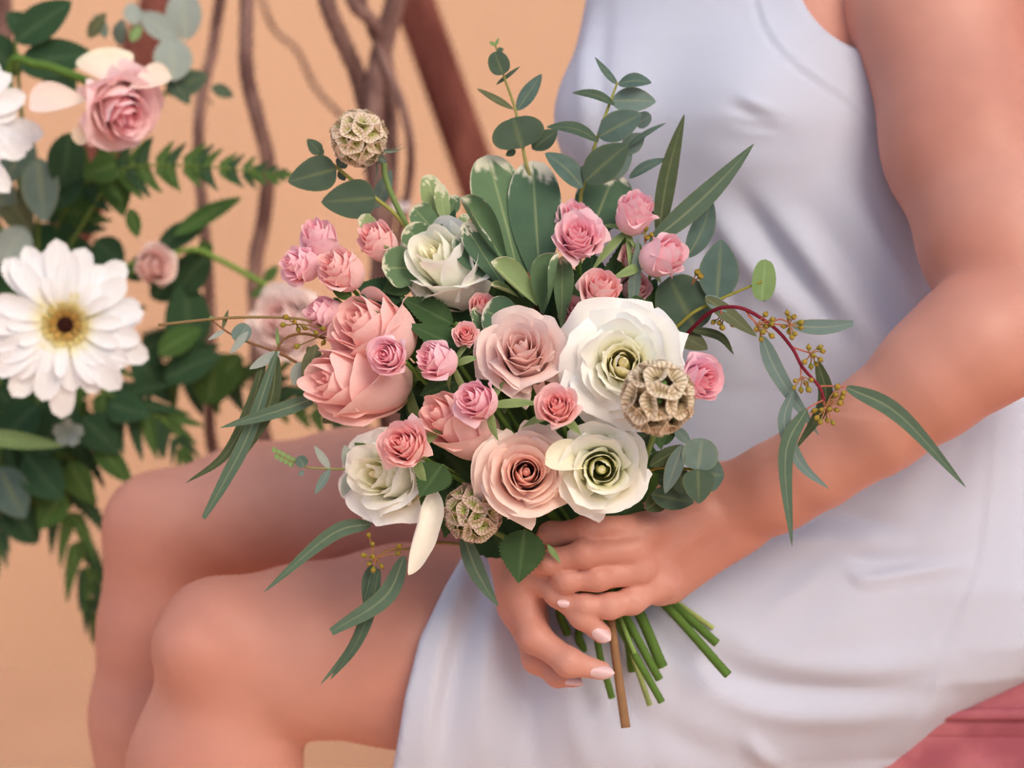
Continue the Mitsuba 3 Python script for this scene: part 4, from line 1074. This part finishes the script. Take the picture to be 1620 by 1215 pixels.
# ------------------------------------------------------------------ serrated rose leaves between the flowers
RL = dict(shape='pointed', teeth=1, bsdf='leaf_gloss', nu=30, nv=13)
for lb, items in [
    ('dark serrated rose leaf pointing down below the blush rose', [((830, 838), (820, 923), 72, -.006, -.012, 'rose', (0, .2, 1))]),
    ('serrated rose leaf under the coral spray rose that rests on the ivory rose', [((700, 735), (664, 786), 60, -.020, -.034, 'rose', (-.1, .3, 1))]),
    ('dark serrated leaf beside the lower seed head', [((722, 780), (703, 852), 42, .004, -.006, 'rose', (-.2, .1, 1))]),
    ('pair of dark serrated leaves between the half open white and big pink roses', [((716, 512), (632, 470), 48, .008, .004, 'rose', (.1, .4, 1)), ((744, 556), (642, 512), 50, -.010, -.008, 'rose', (.1, .5, .9))]),
    ('dark rose leaves in the gap between the pink roses, near the yellow based bud', [((728, 600), (664, 626), 52, .000, -.004, 'rose', (0, .3, 1)), ((720, 640), (660, 660), 46, .008, .004, 'wild', (0, .2, 1)), ((705, 690), (672, 655), 40, .012, .010, 'wild', (0, .2, 1))]),
    ('green leaves in the gap above the lower seed head', [((772, 800), (716, 742), 44, .010, .008, 'rose', (0, .3, 1)), ((700, 790), (742, 756), 36, .02, .014, 'wild_dark', (0, .2, 1)), ((690, 800), (700, 740), 40, .024, .02, 'wild_dark', (0, .2, 1))]),
    ('green leaves in the gap between the dusty rose and the blush rose', [((800, 690), (774, 640), 34, -.004, -.010, 'wild', (0, .3, 1)), ((830, 690), (886, 668), 40, -.008, -.012, 'rose', (0, .5, 1)), ((776, 690), (812, 668), 40, .008, .006, 'wild_dark', (0, .2, 1)), ((872, 700), (900, 666), 30, -.01, -.03, 'rose', (0, .3, 1))]),
    ('dark leaves under the spray roses on the side of the fern', [((640, 470), (560, 452), 50, .016, .014, 'wild_dark', (0, .4, 1)), ((620, 492), (556, 470), 40, .012, .006, 'rose', (0, .3, 1)), ((650, 440), (604, 462), 44, .014, .01, 'rose', (0, .2, 1)), ((556, 470), (520, 450), 24, .014, .012, 'wild', (0, .3, 1))]),
    ('dark leaves filling the gap between the spray roses above the large white rose', [((965, 500), (985, 380), 52, .030, .036, 'rose', (.1, .2, 1)), ((940, 480), (935, 395), 60, .040, .045, 'wild_dark', (0, .2, 1)), ((1000, 500), (1040, 440), 50, .036, .036, 'wild_dark', (0, .2, 1)), ((1000, 490), (1010, 372), 20, .012, .004, 'silver', (.2, .2, 1)), ((900, 520), (880, 440), 60, .034, .036, 'wild_dark', (0, .1, 1)), ((985, 480), (1030, 482), 30, .010, .006, 'rose', (0, .5, 1))]),
    ('leaves showing under the large white rose next to the ivory rose', [((1000, 700), (1060, 668), 40, -.004, -.010, 'willow', (0, .4, 1)), ((980, 690), (1040, 716), 36, .004, .000, 'rose', (0, .3, 1))]),
    ('small narrow green sepal leaf lying over the knuckles', [((866, 862), (888, 892), 10, -.014, -.012, 'light', (.3, .3, 1))])]:
    k = thing('rose_leaf', lb, 'leaf')
    for i, (b, t, wd, D, Dt, g, fc) in enumerate(items):
        leaf(k, b, t, wd, D=D, Dt=Dt, green=g, facing=fc, seed=int(b[0] + t[1]), fold=.15, **RL)
    b = items[0]
    stalk(k, [BIND, ((b[0][0] * 2 + 955) / 3, (b[0][1] * 2 + 905) / 3, .06), (*b[0], b[3])], 2.2, 1.6, n=14)
for lb, ex, r, c in [('thin pale cut stem in the bundle under the hand', 'g', 4.5, (150, 166, 104)), ('thin yellow green cut stem beside the two stems that lean to the arm', 'f', 3.6, (168, 184, 112)), ('short thin light green cut stem next to the brown woody one', 'l', 4, (128, 160, 88))]:
    k = thing('flower_stem', lb, 'stem')
    stalk(k, CUT[ex], r, r, c, n=26)

k = thing('rose_leaf', 'dark leaves deep in the bouquet, filling the gaps between all the roses', 'leaf')
rng = np.random.default_rng(17)
for i, (b, t, wd) in enumerate([((760, 780), (640, 640), 100), ((740, 700), (600, 560), 110), ((800, 640), (700, 520), 110), ((700, 800), (560, 700), 90), ((860, 720), (760, 600), 110), ((940, 720), (900, 600), 110), ((1000, 700), (1000, 560), 110), ((1010, 800), (960, 680), 110),
        ((900, 860), (850, 740), 120), ((800, 880), (740, 760), 90), ((940, 560), (900, 420), 110), ((1020, 560), (1050, 450), 80), ((840, 560), (800, 440), 120), ((740, 560), (690, 440), 110), ((660, 560), (570, 460), 100), ((640, 640), (520, 560), 70), ((1000, 640), (1100, 580), 70), ((700, 640), (640, 760), 80), ((980, 860), (1000, 760), 70), ((600, 640), (560, 540), 90), ((780, 470), (800, 360), 80), ((690, 420), (720, 330), 40), ((650, 700), (700, 780), 70)]):
    D = .042 + .012 * math.sin(i * 1.7)
    leaf(k, b, t, wd, D=D, Dt=D - .012, green=['rose', 'wild_dark', 'rose', 'wild'][i % 4], facing=(rng.normal() * .2, .3, 1), seed=i, fold=.15, **RL)
stalk(k, [BIND, (900, 800, .06), (800, 640, .05)], 4, 3, n=14)
# ------------------------------------------------------------------ the velvet chair
def velvet_color(p, n, uv):
    a = fbm(p.x * 30, p.y * 30, p.z * 30)
    return mix(C3(160, 90, 102), C3(184, 112, 122), smoothstep(0.25, 0.75, a))


mat('velvet', proc(velvet_color))
mat('chair_wood', rgb(96, 66, 48))


def soft_box(lo, hi, r, bulge=0.0):
    lo, hi = np.asarray(lo), np.asarray(hi)
    s = m3.Manifold.sphere(r, 32)
    h = m3.Manifold.batch_hull([s.translate([x, y, z]) for x in (lo[0] + r, hi[0] - r) for y in (lo[1] + r, hi[1] - r) for z in (lo[2] + r, hi[2] - r)])
    h = h.refine_to_length(0.03)
    v, f = from_manifold(h)
    if bulge:
        c, e = (lo + hi) / 2, (hi - lo) / 2
        q = (v - c) / e
        v = v.copy(); v[:, 2] += bulge * np.clip(1 - q[:, 0] ** 2, 0, 1) * np.clip(1 - q[:, 1] ** 2, 0, 1) * (q[:, 2] > 0)
    return v, f


chair = thing('velvet_chair', 'dusty pink velvet chair under the sitter', 'chair')
top = W(1605, 1052, .20)[2]; pipe = W(1560, 1131, .15)[2]
x0, x1 = W(1215, 1100, .16)[0], W(1215, 1100, .16)[0] + .58
y0 = W(1500, 1100, .150)[1]; y1 = y0 + .52
part('cushion', chair, soft_box([x0, y0, pipe - .004], [x1, y1, top], .035, .006), 'velvet', smooth=50)
part('seat_base', chair, soft_box([x0 + .004, y0 + .004, pipe - .115], [x1 - .004, y1 - .004, pipe + .002], .022), 'velvet', smooth=50)
ring = [[x0 + .03, y0 - .001], [x1 - .03, y0 - .001], [x1 + .001, y0 + .03], [x1 + .001, y1 - .03], [x1 - .03, y1 + .001], [x0 + .03, y1 + .001], [x0 - .001, y1 - .03], [x0 - .001, y0 + .03], [x0 + .03, y0 - .001]]
v, f = tube([[a, b, pipe] for a, b in ring], .0055, 10, caps=False)
part('piping', chair, (v, f), 'velvet', smooth=True)
bx = W(1606, 20, .66)[0]
part('backrest', chair, soft_box([bx, y1 - .09, pipe], [bx + .52, y1 + .02, 1.25], .045), 'velvet', smooth=50)
for a in (x0 + .05, x1 - .05):
    for b in (y0 + .05, y1 - .05):
        part('leg', chair, tube([[a, b, 0], [a, b, pipe - .10]], [.013, .019], 14), 'chair_wood', smooth=40)

# ------------------------------------------------------------------ wooden frame, curly branches
def bark_color(p, n, uv):
    a = fbm(p.x * 60, p.y * 60, p.z * 14)
    return mix(C3(96, 70, 66), C3(150, 118, 110), smoothstep(0.25, 0.75, a))


def frame_color(p, n, uv):
    a = fbm(p.x * 50, p.y * 50, p.z * 8)
    return mix(C3(104, 60, 54), C3(136, 84, 74), smoothstep(0.25, 0.75, a))


mat('bark', proc(bark_color))
mat('frame_wood', proc(frame_color))
k = thing('wooden_frame', 'reddish brown wooden arch frame with two splayed legs behind the branches', 'frame')
FD = .95
apex = (470, -520, FD)


def to_floor(a, b):
    """Extend the line from a through b down to the floor."""
    A, B = W(*a), W(*b)
    t = (0.004 - A[2]) / (B[2] - A[2])
    return A + (B - A) * t


for a, b, r in [((470, -520, FD), (748, 262, FD), 33), ((470, -520, FD), (100, 395, FD), 36)]:
    part('frame_leg', k, tube([W(*a), (W(*a) + W(*b)) / 2, W(*b), to_floor(a, b)], S(r, FD), 20, n=30), 'frame_wood', smooth=50)
part('crossbar', k, tube([W(300, -260, FD + .05), W(600, -260, FD + .05)], S(20, FD), 14), 'frame_wood', smooth=50)
BR = .62
BRANCH = 'curly branches tied to the arch'
for i, (lb, pts, r) in enumerate([
        ('slim curly branch closest to the hanging garden rose', [(368, -120), (348, 0), (336, 80), (318, 160), (314, 250), (322, 340), (330, 450), (334, 560), (338, 720), (420, 950), (700, 1150)], 9),
        ('bent curly branch reaching down to the pale background rose', [(384, -120), (390, 0), (390, 110), (408, 190), (424, 260), (418, 340), (404, 420), (406, 520), (420, 700), (500, 900), (740, 1150)], 12),
        ('brown curly branch leaning to the tall seed head', [(488, -120), (515, -5), (535, 50), (562, 110), (578, 170), (590, 260), (600, 380), (606, 560), (680, 900), (780, 1150)], 14),
        ('thick grey branch in the tied bundle', [(655, -140), (628, -10), (612, 50), (596, 120), (592, 200), (604, 330), (612, 480), (620, 700), (680, 900), (780, 1150)], 17),
        ('thin dark twig bowing out of the tied bundle', [(560, -60), (585, 40), (622, 130), (640, 180), (650, 240), (646, 300), (632, 380), (626, 560), (680, 900), (780, 1150)], 7),
        ('short brown branch crossing the top of the bundle', [(520, -90), (560, 5), (585, 30), (606, 70), (618, 160), (616, 330), (600, 520), (680, 900), (780, 1150)], 11),
        ('thick mauve grey branch at the edge of the picture behind the hanging rose', [(-2, -100), (4, 0), (6, 70), (-8, 160), (-60, 400), (-90, 950)], 15)]):
    k = thing('curly_branch', lb, 'branch', None)
    P = Wn([(x, y, BR + .02 * math.sin(i * 2 + j)) for j, (x, y) in enumerate(pts)])
    P = np.vstack([P, [P[-1][0] + .02, P[-1][1], 0.0]])
    rr = np.full(len(P), S(r, BR)); rr[0] *= .8; rr[-1] *= 1.2
    part('branch', k, tube(P, rr, 12, n=90, wob=.045, seed=i), 'bark', smooth=60)
k = thing('thin_twig', 'fine bent twig close to the wall between the curly branches', 'branch')
part('branch', k, tube(Wn([(395, -60, 1.0), (430, 40, 1.0), (470, 80, 1.0), (500, 140, 1.0), (545, 190, .95), (590, 250, .85), (606, 340, .64)]), S(4, 1.0), 8, n=50), 'bark', smooth=60)
k = thing('cable_tie', 'white tie holding the bundle of curly branches', 'tie')
mat('white_plastic', rgb(232, 228, 232))
c = W(614, 326, BR)
a = np.arange(41) * TAU / 40
pts = np.stack([c[0] + S(34, BR) * np.cos(a), c[1] + S(36, BR) * np.sin(a), c[2] + 0 * a], 1)
vs = []
for dz, dr in ((-1, 0), (1, 0), (1, .08), (-1, .08)):
    q = pts.copy(); q[:, :2] = c[:2] + (q[:, :2] - c[:2]) * (1 + dr); q[:, 2] += dz * S(7, BR); vs.append(q)
v = np.stack(vs, 1).reshape(-1, 3)
i, j = np.meshgrid(np.arange(40), np.arange(4), indexing='ij')
q = np.stack([i * 4 + j, (i + 1) * 4 + j, (i + 1) * 4 + (j + 1) % 4, i * 4 + (j + 1) % 4], -1).reshape(-1, 4)
part('band', k, (v, np.vstack([q[:, [0, 1, 2]], q[:, [0, 2, 3]]])), 'white_plastic', smooth=40)

# ------------------------------------------------------------------ hanging arrangement beside the sitter
HUB = (60, 470, .46)


def gerbera(label, pos, R, axis, seed):
    rng = np.random.default_rng(seed)
    Rm = S(R, pos[2]); M = frame_of(vdir(*axis), 0)
    k = thing('gerbera', label, 'flower', None)
    c = W(*pos)
    for row, (n, L, wd, lift) in enumerate([(15, 1.0, .29, .02), (15, .90, .27, .08), (16, .62, .17, .15)]):
        for i in range(n):
            a = (i + .5 * row) * TAU / n + rng.normal() * .07
            d = np.array([math.cos(a), math.sin(a), 0])
            l = L * Rm * rng.uniform(.82, 1.06)
            p0 = c + M @ (d * Rm * .16 + [0, 0, Rm * .02 * row]); p1 = c + M @ (d * l + [0, 0, Rm * (lift + rng.normal() * .05)])
            (P, f), _ = leaf_mesh(p0, p1, Rm * wd * rng.uniform(.85, 1.1), 'obovate', facing=M[:, 2], sag=.06 + .03 * rng.normal(), fold=.10, cup=.2, twist=rng.normal() * .25, nu=14, nv=7, seed=i)
            s = np.repeat(np.linspace(0, 1, 14), 7)[:, None]
            col = lin(244, 238, 190) + (lin(248, 250, 254) - lin(244, 238, 190)) * sstep(.1, .5, s)
            part('petal', k, (P, f), 'petal', color=col)
    for row, (rad, n, hh) in enumerate([(.34, 46, .10), (.24, 36, .12), (.165, 26, .11)]):
        ms, cs = [], []
        for i in range(n):
            a = i * TAU / n + rng.normal() * .06
            d = np.array([math.cos(a), math.sin(a), 0])
            t = tube([c + M @ (d * Rm * (rad - .10) + [0, 0, Rm * .03]), c + M @ (d * Rm * rad * rng.uniform(.95, 1.1) + [0, 0, Rm * hh])], [Rm * .012, Rm * .017], 5)
            ms.append(t); cs.append(plain(t[0], [lin(238, 232, 186), lin(226, 210, 140), lin(196, 156, 86)][row]))
        v, f = join(*ms)
        part('disc_floret', k, (v, f), 'solid_plant', color=np.vstack(cs), kind='stuff')
    v, f = ball([0, 0, 0], [Rm * .125, Rm * .125, Rm * .10], 3)
    part('eye', k, (c + v @ M.T, f), 'solid_plant', color=plain(v, lin(52, 30, 26)), label='dark brown eye')
    stalk(k, [(pos[0], pos[1], pos[2] + .012), (pos[0] - 6, pos[1] + 20, pos[2] + .08), HUB], 7, 7, (128, 156, 80), n=16)


gerbera('large white gerbera with a yellow ring and dark eye, whole in view', (104, 514, .27), 142, (.10, -.04, 1), 3)
gerbera('white gerbera cut off by the picture edge, beside the hanging garden rose', (-78, 192, .27), 138, (.15, -.05, 1), 8)


def flap(b, t, wd, D, Dt, c0, c1, **kw):
    (P, f), _ = leaf_mesh(W(*b, D), W(*t, Dt), S(wd, D), 'obovate', green='grey', **kw)
    s = np.repeat(np.linspace(0, 1, 26), 13)[:, None]
    return (P, f), 'petal', True, lin(*c0) + (lin(*c1) - lin(*c0)) * s


rose('pale pink garden rose hanging head down among the leaves', (194, 176, .24), 74, (.42, -.42, .8), 'garden', o=.66, n=28, seed=77, ruffle=.08, name='garden_rose', tall=1.2, stem=[(60, 102, .30), (14, 132, .32), HUB], stem_r=8,
     special=[flap((140, 158), (46, 172), 74, .245, .235, (248, 236, 222), (246, 222, 216), facing=vdir(-.1, .6, .8), cup=.4),
              flap((178, 135), (160, 76), 96, .230, .262, (250, 232, 224), (250, 246, 214), facing=vdir(.1, .55, .8), cup=-.3, sag=.12),
              flap((205, 140), (272, 122), 62, .232, .235, (250, 232, 226), (248, 236, 216), facing=vdir(.1, .7, .7), cup=.3),
              flap((150, 185), (122, 228), 34, .25, .25, (246, 226, 212), (246, 232, 208), facing=vdir(-.3, 0, 1), cup=.3)])
rose('blurred pale pink rose peeking out behind the bouquet above the thigh', (448, 508, .40), 70, (-.35, .22, .9), 'palest', o=.55, n=26, seed=81, name='garden_rose', ruffle=.07, stem=[(420, 620, .48), (380, 760, .52), (330, 1000, .62)], stem_r=7)
rose('small dusty pink rose half buried in leaves next to the whole gerbera', (246, 418, .38), 40, (.5, .1, .85), 'dusty', o=.5, n=22, seed=85, name='garden_rose', stem=[HUB], stem_r=6)


def frond(label, pts, L0, L1, n, D, width=.30, greens=('wild', 'wild_dark'), seed=0, droop=0.0, name='fern_frond', lean=55):
    """A leatherleaf fern frond: toothed pinnae on both sides of a rachis."""
    k = thing(name, label, 'fern')
    P = catmull(Wn([(*q[:2], D if len(q) < 3 else q[2]) for q in pts]), 40)
    v, f = tube(P, [S(3.5, D) * (1 - .7 * i / 39) for i in range(40)], 6)
    part('rachis', k, (v, f), 'solid_plant', color=plain(v, lin(104, 128, 66)))
    rng = np.random.default_rng(seed)
    T_ = unit(np.gradient(P, axis=0))
    for i in range(n):
        u = (i + .6) / n
        j = int(4 + u * 35); p, t = P[min(j, 39)], T_[min(j, 39)]
        side = unit(np.cross(-FWD, t))
        for sg in (-1, 1):
            l = S(lerp(L0, L1, u), D) * rng.uniform(.86, 1.12)
            ca = math.radians(lerp(lean + 12, lean - 22, u) + rng.normal() * 5)
            d = unit(t * math.cos(ca) + side * sg * math.sin(ca) + UP * (-droop) + FWD * rng.normal() * .12)
            (Q, f), col = leaf_mesh(p, p + d * l, l * width, 'pinna', facing=-FWD + UP * .2 + side * rng.normal() * .2, sag=-.05, bow=.05 * sg, fold=.15, green=greens[int(rng.random() < .4)], seed=i, teeth=3.2, nu=22, nv=7)
            part('pinna', k, (Q, f), 'leaf', color=col)
    (Q, f), col = leaf_mesh(P[-2], P[-1] + T_[-1] * S(L1 * 1.3, D), S(L1 * width * 1.3, D), 'lance', facing=-FWD, green=greens[0], seed=99, teeth=3, nu=22, nv=7)
    part('pinna', k, (Q, f), 'leaf', color=col)
    return k


frond('fern frond pointing sideways at the pair of pointed eucalyptus leaves', [HUB, (110, 320, .42), (190, 268, .36), (300, 262, .35), (400, 272, .35), (448, 276, .35)], 84, 16, 25, .36, seed=1, width=.46, lean=60)
frond('fern frond hanging in front of the floor beside the shin', [HUB, (70, 640, .46), (100, 760, .46), (138, 900, .47), (152, 985, .48)], 165, 50, 12, .46, seed=2, droop=.75, width=.30, lean=44)
frond('fern frond spreading low at the picture edge under the gerbera', [HUB, (20, 640, .44), (-6, 740, .44), (-10, 860, .45)], 150, 60, 11, .44, seed=3, droop=.6, width=.32, lean=50)
frond('fern frond drooping between the gerbera and the far knee', [HUB, (140, 600, .44), (210, 640, .42), (262, 668, .42), (292, 720, .42)], 125, 40, 10, .43, seed=4, droop=.5, width=.36)
frond('fern frond behind the long hanging eucalyptus leaves', [HUB, (240, 560, .48), (350, 600, .48), (450, 630, .48), (550, 668, .48)], 90, 36, 11, .48, seed=5, droop=.2, width=.58)


def spray_of(label, items, name='foliage_sprig', cat='foliage', D=.36):
    k = thing(name, label, cat)
    for i, (b, t, wd, sh, g, d) in enumerate(items):
        rng = np.random.default_rng(i * 31 + int(abs(b[0])))
        leaf(k, b, t, wd, D=D + d, Dt=D + d + rng.uniform(-.02, .02), shape=sh, green=g, facing=(rng.normal() * .25, .25 + rng.normal() * .2, 1), seed=i, fold=.12, sag=.04, nu=18, nv=9)
    b = items[0][0]
    stalk(k, [HUB, ((b[0] + HUB[0]) / 2, (b[1] + HUB[1]) / 2, D + .05), (b[0], b[1], D + items[0][5])], 4, 3, n=14)


spray_of('dark glossy green leaves above the hanging garden rose', [((24, 66), (114, 2), 58, 'oval', 'wild_dark', -.02), ((30, 104), (146, 84), 66, 'oval', 'wild_dark', -.01), ((-30, 60), (34, 118), 64, 'oval', 'wild_dark', 0), ((70, 110), (120, 150), 60, 'oval', 'wild_dark', .02), ((140, 60), (168, 20), 24, 'oval', 'olive', 0), ((60, 60), (10, 20), 40, 'oval', 'wild_dark', .02)])
spray_of('pale grey blue eucalyptus leaves over the garden rose', [((278, 62), (220, 20), 40, 'oval', 'grey', .04), ((296, 64), (288, -24), 60, 'oval', 'grey', .05), ((276, 128), (270, 54), 62, 'oval', 'grey', .03), ((186, 70), (196, 30), 26, 'oval', 'silver', .02), ((214, 40), (206, 4), 30, 'oval', 'grey', .04), ((168, 60), (150, 22), 22, 'oval', 'silver', .02), ((208, 66), (222, 40), 18, 'oval', 'light', .02)], name='eucalyptus_sprig', cat='eucalyptus')
spray_of('dim dark leaves against the slim curly branch beside the garden rose', [((262, 146), (330, 118), 46, 'oval', 'deep', .05), ((334, 138), (370, 152), 22, 'oval', 'deep', .05), ((270, 120), (300, 166), 30, 'oval', 'deep', .05), ((326, 150), (334, 168), 12, 'oval', 'olive', .05)])
spray_of('blue green eucalyptus leaves at the picture edge between the two gerberas', [((60, 250), (72, 352), 62, 'oval', 'silver', .02), ((110, 210), (96, 300), 60, 'oval', 'wild_dark', .01), ((40, 210), (10, 290), 60, 'oval', 'dollar', .03), ((10, 300), (50, 372), 54, 'oval', 'olive', .05), ((-20, 270), (20, 350), 60, 'oval', 'silver', .04), ((40, 360), (0, 420), 56, 'oval', 'grey', .04), ((90, 330), (130, 270), 44, 'oval', 'wild_dark', .03), ((0, 200), (30, 240), 44, 'oval', 'dollar', .02)], name='eucalyptus_sprig', cat='eucalyptus', D=.34)
spray_of('mid green leaves under the hanging garden rose, along a green stalk', [((190, 258), (130, 280), 50, 'pointed', 'wild', 0), ((180, 280), (196, 344), 46, 'pointed', 'wild', .02), ((150, 300), (140, 350), 36, 'pointed', 'wild', .04), ((276, 372), (383, 312), 34, 'oval', 'wild', .03), ((250, 390), (330, 352), 40, 'oval', 'wild_dark', .05), ((150, 380), (196, 420), 50, 'oval', 'wild_dark', .06), ((200, 440), (262, 400), 40, 'oval', 'wild_dark', .06), ((206, 330), (218, 376), 24, 'oval', 'wild', .01)])
spray_of('broad dark leaves beyond the whole gerbera, before the curly branches', [((330, 398), (276, 470), 58, 'oval', 'wild_dark', .02), ((300, 560), (292, 440), 74, 'oval', 'wild_dark', .04), ((250, 560), (320, 520), 50, 'oval', 'wild', .02), ((238, 470), (300, 430), 50, 'oval', 'wild_dark', .06), ((260, 600), (350, 560), 54, 'oval', 'wild_dark', .03), ((214, 560), (270, 640), 56, 'pointed', 'wild_dark', .05), ((330, 640), (345, 560), 60, 'pointed', 'wild', .06), ((380, 560), (316, 640), 56, 'oval', 'wild', .05), ((330, 404), (318, 380), 26, 'oval', 'wild', .02)], D=.40)
k = thing('foliage_sprig', 'bright green stalk with one small leaf leading to the pale background rose', 'foliage')
stalk(k, [HUB, (200, 420, .42), (300, 395, .40), (345, 410, .40), (420, 450, .42)], 4, 5, (120, 156, 76), n=24)
leaf(k, (424, 452), (396, 470), 16, D=.42, shape='oval', green='wild', nu=14, nv=7)
leaf(k, (418, 446), (440, 420), 18, D=.43, shape='oval', green='wild', nu=14, nv=7)
spray_of('dense dark green leaves massed under the whole gerbera', [((60, 640), (0, 700), 70, 'oval', 'wild_dark', .02), ((120, 640), (60, 720), 70, 'oval', 'wild_dark', .03), ((130, 660), (190, 720), 66, 'pointed', 'wild_dark', .02), ((170, 640), (240, 660), 60, 'pointed', 'wild_dark', .03), ((40, 720), (100, 790), 70, 'oval', 'wild_dark', .04), ((0, 740), (40, 820), 70, 'oval', 'dollar', .04), ((110, 730), (150, 800), 56, 'pointed', 'wild', .04),
    ((20, 640), (-30, 600), 60, 'oval', 'wild_dark', .04), ((90, 700), (20, 690), 60, 'oval', 'wild', .05), ((150, 700), (214, 770), 40, 'pointed', 'wild', .03), ((10, 800), (60, 860), 60, 'oval', 'wild_dark', .06), ((-10, 560), (40, 640), 70, 'oval', 'deep', .06), ((100, 780), (60, 840), 50, 'pointed', 'wild', .05)], D=.38)
spray_of('light green blade at the picture edge under the gerbera', [((-40, 688), (104, 706), 30, 'lance', 'light', -.04)], D=.38)
k = thing('filler_flower', 'small white filler blossom tucked under the gerbera', 'flower')
for i in range(9):
    rng = np.random.default_rng(70 + i)
    a = i * TAU / 5.3
    leaf(k, (108, 684), (108 + 26 * math.cos(a), 684 + 24 * math.sin(a)), 20, name='petal', D=.36, Dt=.345, bsdf='petal', shape='oval', green='grey', nu=10, nv=7, seed=i)
stalk(k, [HUB, (90, 600, .42), (108, 684, .365)], 2.5, 2, n=10)
k = thing('foam_holder', 'round flower holder hidden by the leaves of the hanging arrangement', 'holder')
v, f = ball(W(*HUB), [.075, .06, .075], 3)
part('sponge', k, (v, f), 'solid_plant', color=plain(v, lin(54, 82, 52), .3))
part('wire', k, tube(np.vstack([W(HUB[0], HUB[1], HUB[2] + .04), W(70, 420, .70), W(101, 392, .93)]), .004, 8, n=14), 'bark', smooth=60)
